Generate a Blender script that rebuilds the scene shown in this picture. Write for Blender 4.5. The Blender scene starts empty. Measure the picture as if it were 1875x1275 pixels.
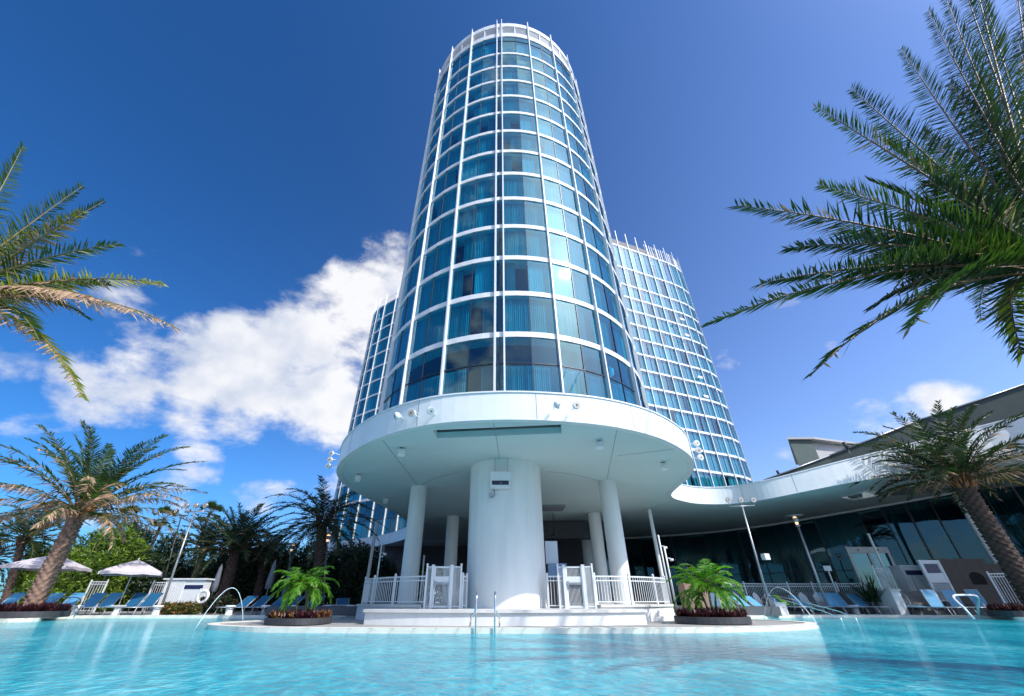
import bpy, bmesh, math, random
from mathutils import Vector, Matrix, noise
R = math.radians
rnd = random.Random(7)
sc = bpy.context.scene
COL = sc.collection

# ------------------------------------------------------------------ camera geometry (used to survey points)
HC, TILT, FPX, CX = 0.66, 32.64, 722.0, 914.0
_ct, _st = math.cos(R(TILT)), math.sin(R(TILT))
def ray(x, y):
    u, v = x - CX, 637.5 - y
    F, U = FPX * _ct - v * _st, FPX * _st + v * _ct
    return u / F, U / F, math.sqrt(u * u + v * v + FPX * FPX) / F
def P(x, y, d):
    a, b, _ = ray(x, y)
    return Vector((a * d, d, HC + b * d))
def GX(x, d):            # lateral position of something on the deck
    return (x - CX) / 871.0 * d

# ------------------------------------------------------------------ tags and mesh building
def tag(o, label=None, cat=None, group=None, kind=None):
    if label: o['label'] = label
    if cat: o['category'] = cat
    if group: o['group'] = group
    if kind: o['kind'] = kind
    return o
def thing(name, loc, label, cat, group=None, rz=0.0):
    o = bpy.data.objects.new(name, None)
    o.empty_display_size = .2
    o.location = loc; o.rotation_euler = (0, 0, rz)
    COL.objects.link(o)
    return tag(o, label, cat, group)
def link(name, me, parent=None, loc=None, rz=None):
    o = bpy.data.objects.new(name, me)
    COL.objects.link(o)
    if parent is not None: o.parent = parent
    if loc is not None: o.location = loc
    if rz is not None: o.rotation_euler = (0, 0, rz)
    return o
def copy_tree(o, parent=None):
    c = o.copy(); COL.objects.link(c)
    if parent is not None: c.parent = parent
    for ch in list(o.children): copy_tree(ch, c)
    return c

class MB:
    def __init__(s): s.v, s.f, s.m, s.sm, s.cur, s.smooth = [], [], [], [], 0, False
    def mat(s, i): s.cur = i; return s
    def face(s, idx): s.f.append(tuple(idx)); s.m.append(s.cur); s.sm.append(s.smooth)
    def add(s, vs, fs):
        n = len(s.v); s.v.extend([tuple(p) for p in vs])
        for f in fs: s.face([n + i for i in f])
    def quad(s, a, b, c, d): s.add((a, b, c, d), ((0, 1, 2, 3),))
    def box(s, c, size, rz=0.0, M=None):
        x, y, z = size[0] / 2, size[1] / 2, size[2] / 2
        vs = [Vector((i * x, j * y, k * z)) for k in (-1, 1) for j in (-1, 1) for i in (-1, 1)]
        if M is None: M = Matrix.Rotation(rz, 3, 'Z')
        c = Vector(c)
        s.add([M @ p + c for p in vs], ((0, 2, 3, 1), (4, 5, 7, 6), (0, 1, 5, 4), (2, 6, 7, 3), (0, 4, 6, 2), (1, 3, 7, 5)))
    def boxz(s, x0, x1, y0, y1, z0, z1):
        s.box(((x0 + x1) / 2, (y0 + y1) / 2, (z0 + z1) / 2), (x1 - x0, y1 - y0, z1 - z0))
    def tube(s, pts, r, n=8, cap=True):
        pts = [Vector(p) for p in pts]
        rs = r if isinstance(r, (list, tuple)) else [r] * len(pts)
        old = s.smooth; s.smooth = True
        base = len(s.v); up = Vector((0, 0, 1)); prev = None
        for i, p in enumerate(pts):
            t = (pts[min(i + 1, len(pts) - 1)] - pts[max(i - 1, 0)]).normalized()
            if prev is None:
                a = up if abs(t.z) < .9 else Vector((1, 0, 0))
                nx = t.cross(a).normalized()
            else:
                nx = (prev - t * prev.dot(t)).normalized()
            prev = nx; ny = t.cross(nx)
            for k in range(n):
                a = 2 * math.pi * k / n
                s.v.append(tuple(p + (nx * math.cos(a) + ny * math.sin(a)) * rs[i]))
        for i in range(len(pts) - 1):
            for k in range(n):
                a, b = base + i * n + k, base + i * n + (k + 1) % n
                s.face((a, b, b + n, a + n))
        s.smooth = False
        if cap:
            s.face([base + k for k in range(n)][::-1]); s.face([base + (len(pts) - 1) * n + k for k in range(n)])
        s.smooth = old
    def lathe(s, prof, c=(0, 0, 0), n=24, cap=True, a0=0.0):
        c = Vector(c); base = len(s.v); old = s.smooth; s.smooth = True
        for r_, z in prof:
            for k in range(n):
                a = a0 + 2 * math.pi * k / n
                s.v.append((c.x + r_ * math.cos(a), c.y + r_ * math.sin(a), c.z + z))
        for i in range(len(prof) - 1):
            for k in range(n):
                a, b = base + i * n + k, base + i * n + (k + 1) % n
                s.face((a, b, b + n, a + n))
        s.smooth = False
        if cap:
            s.face([base + k for k in range(n)][::-1]); s.face([base + (len(prof) - 1) * n + k for k in range(n)])
        s.smooth = old
    def prism(s, poly, z0, z1):
        n = len(poly)
        s.add([(p[0], p[1], z0) for p in poly] + [(p[0], p[1], z1) for p in poly],
              [tuple(range(n))[::-1], tuple(range(n, 2 * n))] + [(i, (i + 1) % n, n + (i + 1) % n, n + i) for i in range(n)])
    def strip(s, inner, outer, z0, z1, closed=True):
        """wall following a path: inner and outer plan lines"""
        n = len(inner)
        zz = lambda z, i: z(i) if callable(z) else z
        vs = [(p[0], p[1], zz(z, i)) for z in (z0, z1) for pl in (inner, outer) for i, p in enumerate(pl)]
        fs = []
        for i in range(n if closed else n - 1):
            j = (i + 1) % n
            fs += [(i, j, n + j, n + i)[::-1], (2 * n + i, 2 * n + j, 3 * n + j, 3 * n + i), (n + i, n + j, 3 * n + j, 3 * n + i), (i, j, 2 * n + j, 2 * n + i)[::-1]]
        if not closed:
            fs += [(0, n, 3 * n, 2 * n), (n - 1, 2 * n - 1, 4 * n - 1, 3 * n - 1)[::-1]]
        s.add(vs, fs)
    def mesh(s, name, mats):
        me = bpy.data.meshes.new(name)
        me.from_pydata(s.v, [], s.f)
        for m in (mats if isinstance(mats, (list, tuple)) else [mats]): me.materials.append(m)
        me.polygons.foreach_set('material_index', s.m)
        me.polygons.foreach_set('use_smooth', s.sm)
        me.update()
        return me
    def build(s, name, mats, parent=None, world=False, loc=None, rz=None):
        if world and parent is not None:
            L = parent.location; s.v = [(v[0] - L.x, v[1] - L.y, v[2] - L.z) for v in s.v]
        return link(name, s.mesh(name, mats), parent, loc, rz)
def addmesh(mb, me, M):
    n = len(mb.v)
    mb.v.extend([tuple(M @ v.co) for v in me.vertices])
    for p in me.polygons:
        mb.f.append(tuple(n + i for i in p.vertices)); mb.m.append(p.material_index); mb.sm.append(p.use_smooth)

def catmull(pts, n=6, closed=False):
    out = []; N = len(pts)
    rng = range(N if closed else N - 1)
    for i in rng:
        p = [Vector((*pts[(i + k) % N if closed else min(max(i + k, 0), N - 1)], 0)[:3]) for k in (-1, 0, 1, 2)]
        for j in range(n):
            t = j / n
            q = .5 * ((2 * p[1]) + (p[2] - p[0]) * t + (2 * p[0] - 5 * p[1] + 4 * p[2] - p[3]) * t * t + (-p[0] + 3 * p[1] - 3 * p[2] + p[3]) * t ** 3)
            out.append((q.x, q.y) if len(pts[0]) == 2 else (q.x, q.y, q.z))
    if not closed: out.append(tuple(pts[-1]))
    return out
def offset(path, d, closed=False):
    """shift a plan line to its right by d"""
    out = []; n = len(path)
    for i in range(n):
        a = Vector(path[i - 1] if (i or closed) else path[0]); b = Vector(path[(i + 1) % n] if (i < n - 1 or closed) else path[-1])
        t = (b - a).normalized()
        out.append((path[i][0] + t.y * d, path[i][1] - t.x * d))
    return out
def fill_poly(outer, holes=(), z=0.0):
    bm = bmesh.new(); es = []
    for lp in (outer, *holes):
        vs = [bm.verts.new((p[0], p[1], z)) for p in lp]
        es += [bm.edges.new((vs[i], vs[(i + 1) % len(vs)])) for i in range(len(vs))]
    bmesh.ops.triangle_fill(bm, use_beauty=True, use_dissolve=False, edges=es)
    bm.verts.index_update()
    vs = [tuple(v.co) for v in bm.verts]
    fs = []
    for f in bm.faces:
        ix = [v.index for v in f.verts]
        if f.normal.z < 0: ix = ix[::-1]
        fs.append(tuple(ix))
    bm.free()
    return vs, fs

# ------------------------------------------------------------------ materials
def nd(nt, typ, **kw):
    n = nt.nodes.new(typ)
    for k, v in kw.items():
        if k.startswith('i_'):
            n.inputs[k[2:].replace('_', ' ')].default_value = v
        else: setattr(n, k, v)
    return n
def ramp(nt, stops):
    r_ = nt.nodes.new('ShaderNodeValToRGB')
    el = r_.color_ramp.elements
    while len(el) < len(stops): el.new(.5)
    for e, (p, c) in zip(el, stops): e.position = p; e.color = (*c, 1)
    return r_
def mat(name, c1, c2=None, scale=4.0, rough=.6, metal=0.0, bump=0.0, bscale=None, detail=6, coords='Object', spec=.5, stretch=None, island=0.0):
    m = bpy.data.materials.new(name); m.use_nodes = True
    nt = m.node_tree; b = nt.nodes['Principled BSDF']
    b.inputs['Roughness'].default_value = rough; b.inputs['Metallic'].default_value = metal
    b.inputs['Specular IOR Level'].default_value = spec
    if c2 is None: c2 = tuple(min(1, x * .86) for x in c1)
    tc = nd(nt, 'ShaderNodeTexCoord'); src = tc.outputs[coords]
    if stretch:
        mp = nd(nt, 'ShaderNodeMapping'); mp.inputs['Scale'].default_value = stretch
        nt.links.new(src, mp.inputs['Vector']); src = mp.outputs['Vector']
    n = nd(nt, 'ShaderNodeTexNoise', i_Scale=scale, i_Detail=detail, i_Roughness=.65)
    nt.links.new(src, n.inputs['Vector'])
    r_ = ramp(nt, [(.3, c2), (.7, c1)])
    nt.links.new(n.outputs['Fac'], r_.inputs['Fac'])
    out = r_.outputs['Color']
    if island:
        g = nd(nt, 'ShaderNodeNewGeometry'); mr = nd(nt, 'ShaderNodeMapRange')
        mr.inputs['To Min'].default_value = 1 - island; mr.inputs['To Max'].default_value = 1 + island
        nt.links.new(g.outputs['Random Per Island'], mr.inputs['Value'])
        mx = nd(nt, 'ShaderNodeVectorMath', operation='SCALE')
        nt.links.new(out, mx.inputs[0]); nt.links.new(mr.outputs[0], mx.inputs['Scale']); out = mx.outputs[0]
    nt.links.new(out, b.inputs['Base Color'])
    if bump:
        n2 = nd(nt, 'ShaderNodeTexNoise', i_Scale=bscale or scale * 8, i_Detail=5)
        nt.links.new(src, n2.inputs['Vector'])
        bp = nd(nt, 'ShaderNodeBump', i_Strength=bump, i_Distance=.02)
        nt.links.new(n2.outputs['Fac'], bp.inputs['Height']); nt.links.new(bp.outputs['Normal'], b.inputs['Normal'])
    return m
def leaf_mat(name, c1, c2, trans=.35, rough=.45, var=.35):
    m = bpy.data.materials.new(name); m.use_nodes = True
    nt = m.node_tree; b = nt.nodes['Principled BSDF']; o = nt.nodes['Material Output']
    b.inputs['Roughness'].default_value = rough
    g = nd(nt, 'ShaderNodeNewGeometry')
    r_ = ramp(nt, [(0, c2), (1, c1)]); nt.links.new(g.outputs['Random Per Island'], r_.inputs['Fac'])
    nt.links.new(r_.outputs['Color'], b.inputs['Base Color'])
    t = nd(nt, 'ShaderNodeBsdfTranslucent')
    hs = nd(nt, 'ShaderNodeMixRGB', blend_type='MULTIPLY'); hs.inputs[0].default_value = 1
    hs.inputs[2].default_value = (1.6, 1.9, .7, 1)
    nt.links.new(r_.outputs['Color'], hs.inputs[1]); nt.links.new(hs.outputs[0], t.inputs['Color'])
    mx = nd(nt, 'ShaderNodeMixShader'); mx.inputs[0].default_value = trans
    nt.links.new(b.outputs[0], mx.inputs[1]); nt.links.new(t.outputs[0], mx.inputs[2]); nt.links.new(mx.outputs[0], o.inputs['Surface'])
    return m

WHITE = mat('white_panel', (.77, .79, .785), (.68, .71, .71), scale=.8, rough=.35, bump=.02, bscale=3)
WHITE2 = mat('white_stucco', (.79, .795, .78), (.69, .70, .69), scale=1.2, rough=.7, bump=.15, bscale=40, stretch=(2.2, 2.2, .35))
SOFFIT = mat('soffit_bounce_teal', (.60, .70, .69), (.57, .66, .65), scale=.5, rough=.75, bump=.05, bscale=30)  # white paint tinted teal: the pool's bounced light is put into its colour
SOFFIT_GREY = mat('soffit_grey', (.24, .25, .26), (.20, .21, .22), scale=.5, rough=.75)
JOINT = mat('joint', (.25, .27, .28), rough=.8)
METALW = mat('white_metal', (.74, .76, .77), (.66, .68, .70), scale=2, rough=.35)
GALV = mat('grey_metal', (.42, .43, .45), (.34, .35, .37), scale=6, rough=.38, metal=.6)
CHROME = mat('chrome', (.80, .80, .80), (.72, .72, .72), scale=3, rough=.12, metal=1.0)
DARKM = mat('dark_metal', (.04, .045, .05), rough=.5)
MULL = mat('dark_mullion', (.02, .035, .05), rough=.4)
TOWERW = mat('tower_white', (.74, .77, .79), (.68, .71, .73), scale=.8, rough=.4)
LOUVER = mat('louver_grey', (.42, .45, .47), (.36, .39, .41), scale=2, rough=.5)
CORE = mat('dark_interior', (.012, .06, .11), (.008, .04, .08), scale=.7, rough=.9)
ROOFG = mat('roof_green_grey', (.060, .082, .078), (.045, .064, .062), scale=1.2, rough=.8)
STONE = mat('ledge_cap', (.68, .67, .64), (.60, .59, .56), scale=3, rough=.6, bump=.1, bscale=50)
TAN = mat('tan_laminate', (.30, .20, .15), (.25, .165, .12), scale=2, rough=.5)
BROWN = mat('brown_panel', (.062, .046, .036), (.05, .036, .028), scale=2, rough=.6)
DGREY = mat('planter_grey', (.055, .057, .062), (.035, .037, .042), scale=5, rough=.6, bump=.3, bscale=60)
SOIL = mat('soil', (.03, .02, .015), rough=.95)
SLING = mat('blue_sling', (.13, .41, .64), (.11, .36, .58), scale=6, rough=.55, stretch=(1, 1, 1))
SLING_SHADED = mat('blue_sling_shaded', (.018, .13, .26), (.014, .10, .21), scale=6, rough=.55)  # darker copy of the blue sling, shade put into the colour
FRAME = mat('lounger_frame', (.60, .61, .63), (.5, .51, .53), scale=5, rough=.3, metal=.3)
PLASTIC = mat('white_plastic', (.78, .79, .80), (.72, .73, .74), scale=4, rough=.45)
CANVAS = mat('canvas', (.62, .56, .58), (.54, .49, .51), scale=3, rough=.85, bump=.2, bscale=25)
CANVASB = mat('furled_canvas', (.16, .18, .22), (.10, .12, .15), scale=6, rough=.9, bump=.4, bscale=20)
GREENT = mat('green_towel', (.25, .62, .02), (.2, .5, .02), scale=9, rough=.95)
NAVY = mat('navy_paint', (.012, .02, .09), rough=.4)
REDROOF = mat('red_roof', (.45, .05, .04), rough=.8)
WRAP = mat('blue_wrap', (.16, .24, .38), (.10, .17, .30), scale=3, rough=.25, bump=.5, bscale=4)
SCREENW = mat('white_board', (.62, .66, .72), (.56, .60, .68), scale=2, rough=.4)
TRUNK = mat('palm_trunk', (.30, .19, .14), (.13, .08, .06), scale=5, rough=.9, bump=.6, bscale=22)
TRUNKD = mat('palm_trunk_dark', (.10, .065, .05), (.045, .03, .025), scale=5, rough=.9, bump=.6, bscale=22)
TRUNKG = mat('smooth_trunk', (.20, .22, .10), (.13, .13, .07), scale=4, rough=.8, bump=.3)
ORANGE = mat('frond_base', (.42, .17, .05), (.2, .09, .04), scale=6, rough=.8)
BARK = mat('bark', (.10, .075, .05), (.05, .04, .03), scale=8, rough=.9, bump=.4)
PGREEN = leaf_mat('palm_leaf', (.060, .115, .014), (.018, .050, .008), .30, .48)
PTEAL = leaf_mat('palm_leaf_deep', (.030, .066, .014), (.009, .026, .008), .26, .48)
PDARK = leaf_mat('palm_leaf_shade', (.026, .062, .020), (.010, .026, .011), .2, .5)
PDRY = leaf_mat('palm_leaf_dry', (.52, .36, .26), (.24, .13, .07), .15, .7)
PYEL = leaf_mat('palm_leaf_yellow', (.34, .30, .03), (.14, .17, .02), .35, .5)
PLIME = leaf_mat('palm_leaf_lime', (.14, .34, .02), (.05, .17, .012), .40, .4)
RACHIS = mat('rachis', (.22, .18, .05), (.16, .12, .04), scale=3, rough=.5)
RACHISD = mat('rachis_dark', (.16, .085, .035), (.11, .06, .03), scale=3, rough=.5)
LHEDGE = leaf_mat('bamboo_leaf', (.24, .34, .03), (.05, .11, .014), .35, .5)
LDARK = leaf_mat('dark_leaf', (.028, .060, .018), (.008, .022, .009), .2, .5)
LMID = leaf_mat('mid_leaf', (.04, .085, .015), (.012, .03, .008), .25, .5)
LPURP = leaf_mat('purple_leaf', (.095, .022, .030), (.025, .008, .014), .15, .45)
LGOLD = leaf_mat('gold_leaf', (.40, .22, .05), (.18, .08, .03), .2, .5)
LOLIVE = leaf_mat('olive_leaf', (.10, .11, .02), (.03, .04, .01), .2, .5)

def emis(name, col, s):
    m = bpy.data.materials.new(name); m.use_nodes = True
    b = m.node_tree.nodes['Principled BSDF']
    b.inputs['Base Color'].default_value = (*col, 1); b.inputs['Emission Color'].default_value = (*col, 1)
    b.inputs['Emission Strength'].default_value = s
    return m
LAMPW = emis('warm_lamp', (1, .62, .38), 1.6)
LENS = mat('lamp_lens', (.75, .75, .72), (.6, .6, .6), scale=20, rough=.1, metal=.4)
DLENS = mat('dark_lens', (.02, .02, .025), rough=.1)

def glass_mat(name, tint, ior=1.9, wav=.018, gl=(.85, .93, 1.0)):
    m = bpy.data.materials.new(name); m.use_nodes = True
    nt = m.node_tree; nt.nodes.remove(nt.nodes['Principled BSDF']); o = nt.nodes['Material Output']
    t = nd(nt, 'ShaderNodeBsdfTransparent'); t.inputs['Color'].default_value = (*tint, 1)
    g = nd(nt, 'ShaderNodeBsdfGlossy'); g.inputs['Color'].default_value = (*gl, 1); g.inputs['Roughness'].default_value = .02
    tc = nd(nt, 'ShaderNodeTexCoord'); n = nd(nt, 'ShaderNodeTexNoise', i_Scale=.5, i_Detail=1.0)
    bp = nd(nt, 'ShaderNodeBump', i_Strength=1.0, i_Distance=wav)
    oi = nd(nt, 'ShaderNodeObjectInfo'); sc_ = nd(nt, 'ShaderNodeVectorMath', operation='ADD'); ml = nd(nt, 'ShaderNodeMath', operation='MULTIPLY'); ml.inputs[1].default_value = 70
    nt.links.new(oi.outputs['Random'], ml.inputs[0]); nt.links.new(tc.outputs['Object'], sc_.inputs[0]); nt.links.new(ml.outputs[0], sc_.inputs[1])
    nt.links.new(sc_.outputs[0], n.inputs['Vector']); nt.links.new(n.outputs['Fac'], bp.inputs['Height'])
    nt.links.new(bp.outputs['Normal'], g.inputs['Normal'])
    lw = nd(nt, 'ShaderNodeLayerWeight', i_Blend=.5)
    pw = nd(nt, 'ShaderNodeMath', operation='POWER'); pw.inputs[1].default_value = 3.2
    nt.links.new(lw.outputs['Facing'], pw.inputs[0])
    fr = nd(nt, 'ShaderNodeMapRange'); f0 = ((ior - 1) / (ior + 1)) ** 2; fr.inputs['To Min'].default_value = f0; fr.inputs['To Max'].default_value = .95
    nt.links.new(pw.outputs[0], fr.inputs['Value'])
    mx = nd(nt, 'ShaderNodeMixShader')
    nt.links.new(fr.outputs[0], mx.inputs[0]); nt.links.new(t.outputs[0], mx.inputs[1]); nt.links.new(g.outputs[0], mx.inputs[2])
    nt.links.new(mx.outputs[0], o.inputs['Surface'])
    return m
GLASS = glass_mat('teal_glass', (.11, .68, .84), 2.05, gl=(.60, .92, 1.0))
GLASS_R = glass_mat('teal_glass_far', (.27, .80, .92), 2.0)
GLASS_D = glass_mat('dark_glass', (.10, .55, .62), 1.75, gl=(.55, .9, 1.0))
def curtain_mat(name, c1, c2):
    m = mat(name, c1, c2, scale=1.0, rough=.85, stretch=(9, 9, .05))
    return m
CURT = curtain_mat('curtain', (.58, .62, .63), (.20, .24, .27))
CURT2 = curtain_mat('curtain_dim', (.46, .54, .56), (.16, .21, .24))
CURTL = curtain_mat('curtain_pale', (.72, .75, .76), (.42, .46, .48))
CURTD = curtain_mat('curtain_dark', (.06, .15, .16), (.015, .04, .05))

# ------------------------------------------------------------------ world
SUN_AZ = math.atan2(.56, -.46); SUN_EL = math.asin(.678)
w = bpy.data.worlds.new('World'); sc.world = w; w.use_nodes = True
nt = w.node_tree; nt.nodes.clear()
out = nd(nt, 'ShaderNodeOutputWorld'); bg = nd(nt, 'ShaderNodeBackground', i_Strength=1.0)
sky = nd(nt, 'ShaderNodeTexSky', sky_type='NISHITA', sun_disc=False)
sky.sun_elevation = SUN_EL; sky.sun_rotation = SUN_AZ
sky.air_density = 1.0; sky.dust_density = .6; sky.ozone_density = 2.2
tc = nd(nt, 'ShaderNodeTexCoord'); D = tc.outputs['Generated']
def mth(op, a, b=None, clamp=False):
    n = nd(nt, 'ShaderNodeMath', operation=op, use_clamp=clamp)
    for i, q in enumerate((a, b)):
        if q is None: continue
        if hasattr(q, 'default_value') or hasattr(q, 'node'): nt.links.new(q, n.inputs[i])
        else: n.inputs[i].default_value = q
    return n.outputs[0]
SKYK, SKYTINT = .105, (.78, .98, 1.30)
skc = nd(nt, 'ShaderNodeVectorMath', operation='MULTIPLY'); skc.inputs[1].default_value = [SKYK * q for q in SKYTINT]
nt.links.new(sky.outputs[0], skc.inputs[0])
gd = nd(nt, 'ShaderNodeVectorMath', operation='DOT_PRODUCT'); gd.inputs[1].default_value = Vector((.86, -.05, -.5)).normalized()
nt.links.new(D, gd.inputs[0])
gm = nd(nt, 'ShaderNodeMapRange', interpolation_type='SMOOTHSTEP'); gm.inputs['From Min'].default_value = -.95; gm.inputs['From Max'].default_value = .75
nt.links.new(gd.outputs['Value'], gm.inputs['Value'])
gc = nd(nt, 'ShaderNodeMixRGB'); gc.inputs[1].default_value = (.36, .86, 1.15, 1); gc.inputs[2].default_value = (2.15, 1.88, 1.85, 1)
nt.links.new(gm.outputs[0], gc.inputs[0])
sk2 = nd(nt, 'ShaderNodeVectorMath', operation='MULTIPLY'); nt.links.new(skc.outputs[0], sk2.inputs[0]); nt.links.new(gc.outputs[0], sk2.inputs[1]); skc = sk2
# cloud masses: direction, angular size, density
BL = [(690, 540, 75, 1.0), (650, 590, 80, 1.0), (560, 640, 95, 1.15), (470, 690, 95, 1.15), (590, 710, 85, 1.1), (380, 700, 85, .95), (430, 610, 55, .8), (380, 600, 40, .55), (690, 620, 70, 1.0), (720, 480, 50, .7),
      (250, 700, 85, .8), (150, 695, 85, .68), (560, 755, 60, .9), (90, 595, 55, .34), (250, 520, 60, .42), (205, 540, 50, .40), (30, 770, 60, .62), (340, 850, 52, .6), (495, 885, 50, .55), (50, 690, 80, .58),
      (1410, 545, 34, .62), (1335, 655, 38, .5), (1735, 738, 42, .85), (1620, 795, 50, .62), (1690, 770, 45, .6), (1525, 645, 18, .6), (1830, 560, 34, .5), (630, 900, 45, .6), (180, 950, 90, .4), (1440, 835, 26, .5), (330, 925, 30, .5)]
DIRS = [((.80, -.59, .35), .20, .85), ((.80, -.60, .75), .22, .95), ((.80, -.60, 1.3), .20, .9), ((.81, -.58, 2.2), .16, .8), ((-.3, -.9, .5), .3, .8), ((-.75, -.6, .35), .3, .8)]  # unseen clouds added behind the viewer to put bright streaks in tower glass
acc = None
blobs = [(Vector(d_).normalized(), rr, wgt) for d_, rr, wgt in DIRS]
for x, y, r_, wgt in BL:
    a, b, k = ray(x, y); u, v = x - CX, 637.5 - y
    blobs.append((Vector((a, 1, b)).normalized(), r_ / math.sqrt(u * u + v * v + FPX * FPX) * 1.45, wgt))
for c, rr, wgt in blobs:
    ds = nd(nt, 'ShaderNodeVectorMath', operation='DISTANCE'); ds.inputs[1].default_value = c
    nt.links.new(D, ds.inputs[0])
    q = mth('SUBTRACT', 1.0, mth('DIVIDE', ds.outputs['Value'], rr), clamp=True)
    q = mth('MULTIPLY', mth('SQRT', q), wgt)
    acc = q if acc is None else mth('MAXIMUM', acc, q)
sep = nd(nt, 'ShaderNodeSeparateXYZ'); nt.links.new(D, sep.inputs[0])
behind = mth('MULTIPLY', mth('MULTIPLY', mth('SUBTRACT', -.10, sep.outputs['Y']), 4.0, clamp=True), .40)  # unseen cloud cover behind the viewer, added for reflections
acc = mth('MAXIMUM', acc, behind)
n1 = nd(nt, 'ShaderNodeTexNoise', i_Scale=7.0, i_Detail=11.0, i_Roughness=.58, i_Distortion=.1)
mp = nd(nt, 'ShaderNodeMapping'); mp.inputs['Scale'].default_value = (1, 1, 1.7)
nt.links.new(D, mp.inputs[0]); nt.links.new(mp.outputs[0], n1.inputs['Vector'])
dens = mth('ADD', acc, mth('MULTIPLY', mth('SUBTRACT', n1.outputs['Fac'], .5), 1.9))
mr = nd(nt, 'ShaderNodeMapRange', interpolation_type='SMOOTHSTEP')
mr.inputs['From Min'].default_value = .36; mr.inputs['From Max'].default_value = .84
nt.links.new(dens, mr.inputs['Value'])
gate = mth('MULTIPLY', acc, 6.0, clamp=True)
cm = mth('MULTIPLY', mth('MULTIPLY', mr.outputs[0], gate), .96)
n2 = nd(nt, 'ShaderNodeTexNoise', i_Scale=7.0, i_Detail=6.0); nt.links.new(D, n2.inputs['Vector'])
cr = ramp(nt, [(.34, (.62, .69, .84)), (.54, (1.0, 1.0, 1.02))]); nt.links.new(n2.outputs['Fac'], cr.inputs['Fac'])
mx = nd(nt, 'ShaderNodeMixRGB'); nt.links.new(cm, mx.inputs[0]); nt.links.new(skc.outputs[0], mx.inputs[1]); nt.links.new(cr.outputs[0], mx.inputs[2])
au = nd(nt, 'ShaderNodeVectorMath', operation='DISTANCE'); au.inputs[1].default_value = Vector((.56, -.46, .67)).normalized(); nt.links.new(D, au.inputs[0])
gl_ = mth('MULTIPLY', mth('POWER', mth('SUBTRACT', 1.0, mth('DIVIDE', au.outputs['Value'], .85), clamp=True), 3.0), 6.0)      # aureole round the sun
ga = nd(nt, 'ShaderNodeMixRGB', blend_type='ADD'); ga.inputs[0].default_value = 1; nt.links.new(mx.outputs[0], ga.inputs[1]); nt.links.new(gl_, ga.inputs[2]); mx = ga
nt.links.new(mx.outputs[0], bg.inputs['Color']); nt.links.new(bg.outputs[0], out.inputs['Surface'])

sd = bpy.data.lights.new('sun', 'SUN'); sd.energy = 4.7; sd.angle = R(.5); sd.color = (1.0, .955, .90)
so = bpy.data.objects.new('sun', sd); COL.objects.link(so)
so.rotation_euler = Vector((.56, -.46, .67)).to_track_quat('Z', 'Y').to_euler()

cam = bpy.data.cameras.new('camera'); co = bpy.data.objects.new('camera', cam); COL.objects.link(co)
cam.sensor_width = 36; cam.lens = FPX / 1875 * 36; cam.shift_x = 23.5 / 1875; cam.clip_start = .05; cam.clip_end = 6000
co.location = (0, 0, HC); co.rotation_euler = (R(90 + TILT), 0, 0); sc.camera = co
sc.view_settings.view_transform = 'Standard'; sc.view_settings.look = 'None'; sc.view_settings.gamma = 1
sc.view_settings.exposure = 0.0
sc.cycles.max_bounces = 10; sc.cycles.transparent_max_bounces = 24; sc.cycles.diffuse_bounces = 4; sc.cycles.glossy_bounces = 4
sc.cycles.caustics_reflective = False; sc.cycles.caustics_refractive = False
sc.cycles.use_denoising = True; sc.cycles.sample_clamp_indirect = 6

# ------------------------------------------------------------------ ground, pool
POOL = [(-8.6, -6), (-8.6, 2), (-8.7, 6.5), (-9.8, 9.4), (-14, 13.2), (-18.5, 17.6), (-20.4, 19.5), (-20.0, 20.8), (-21.6, 23.0), (-21.0, 24.3), (-15.2, 24.6), (-10.5, 24.5), (-8.4, 24.0),
        (-7.6, 22.3), (-8.2, 20.2), (-9.3, 18.3), (-9.8, 16.6), (-9.2, 15.2), (-8.0, 14.3), (-6.6, 13.65), (-3.8, 13.33), (0, 13.2), (4.9, 13.35), (7.8, 14.1), (9.9, 15.3),
        (10.9, 16.6), (10.9, 18.2), (10.2, 20.2), (10.4, 22.2), (12.4, 23.9), (15.5, 24.9), (19.0, 25.3), (22.0, 24.7), (24.2, 23.4), (23.6, 21.9), (23.9, 21.2), (22.5, 18.6),
        (16.2, 13.4), (10.9, 9.2), (8.7, 6.4), (8.6, 2), (8.6, -6)]
pool = catmull(POOL, 5, closed=True)
pool = [(x, max(y, -6)) for x, y in pool]
far = 3000
DECKM = mat('pool_deck_stone', (.38, .37, .35), (.30, .29, .275), scale=1.2, rough=.75, bump=.15, bscale=30, coords='Object')
vs, fs = fill_poly([(-far, -far), (far, -far), (far, far), (-far, far)], [offset(pool, -.30, True)], 0.0)
m = MB(); m.add(vs, fs); tag(m.build('ground', DECKM), kind='structure')
COPE = mat('coping_stone', (.78, .74, .64), (.68, .64, .55), scale=3, rough=.65, bump=.15, bscale=40)
m = MB(); m.strip(pool, offset(pool, -.34, True), -.2, .025)
tag(m.build('pool_coping', COPE), kind='structure')
m = MB(); acc_ = 0
for i in range(len(pool)):
    a, b_ = Vector(pool[i]), Vector(pool[(i + 1) % len(pool)]); L = (b_ - a).length; t = (b_ - a).normalized(); nn = Vector((t.y, -t.x)); q = .6 - acc_
    while q < L:
        c = a + t * q + nn * -.0; c = c - nn * -.17
        m.box((c.x, c.y, .0235), (.012, .345, .006), math.atan2(t.y, t.x)); q += .6
    acc_ = (acc_ + L) % .6
tag(m.build('coping_joints', JOINT), kind='structure')
TILE = mat('pool_tile', (.08, .40, .52), (.05, .30, .42), scale=8, rough=.3)
m = MB(); m.strip(offset(pool, -.05, True), offset(pool, -.2, True), -1.5, -.2)
vs, fs = fill_poly(offset(pool, -.1, True), (), -1.4); m.add(vs, fs)
tag(m.build('pool_basin', TILE), kind='structure')
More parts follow.
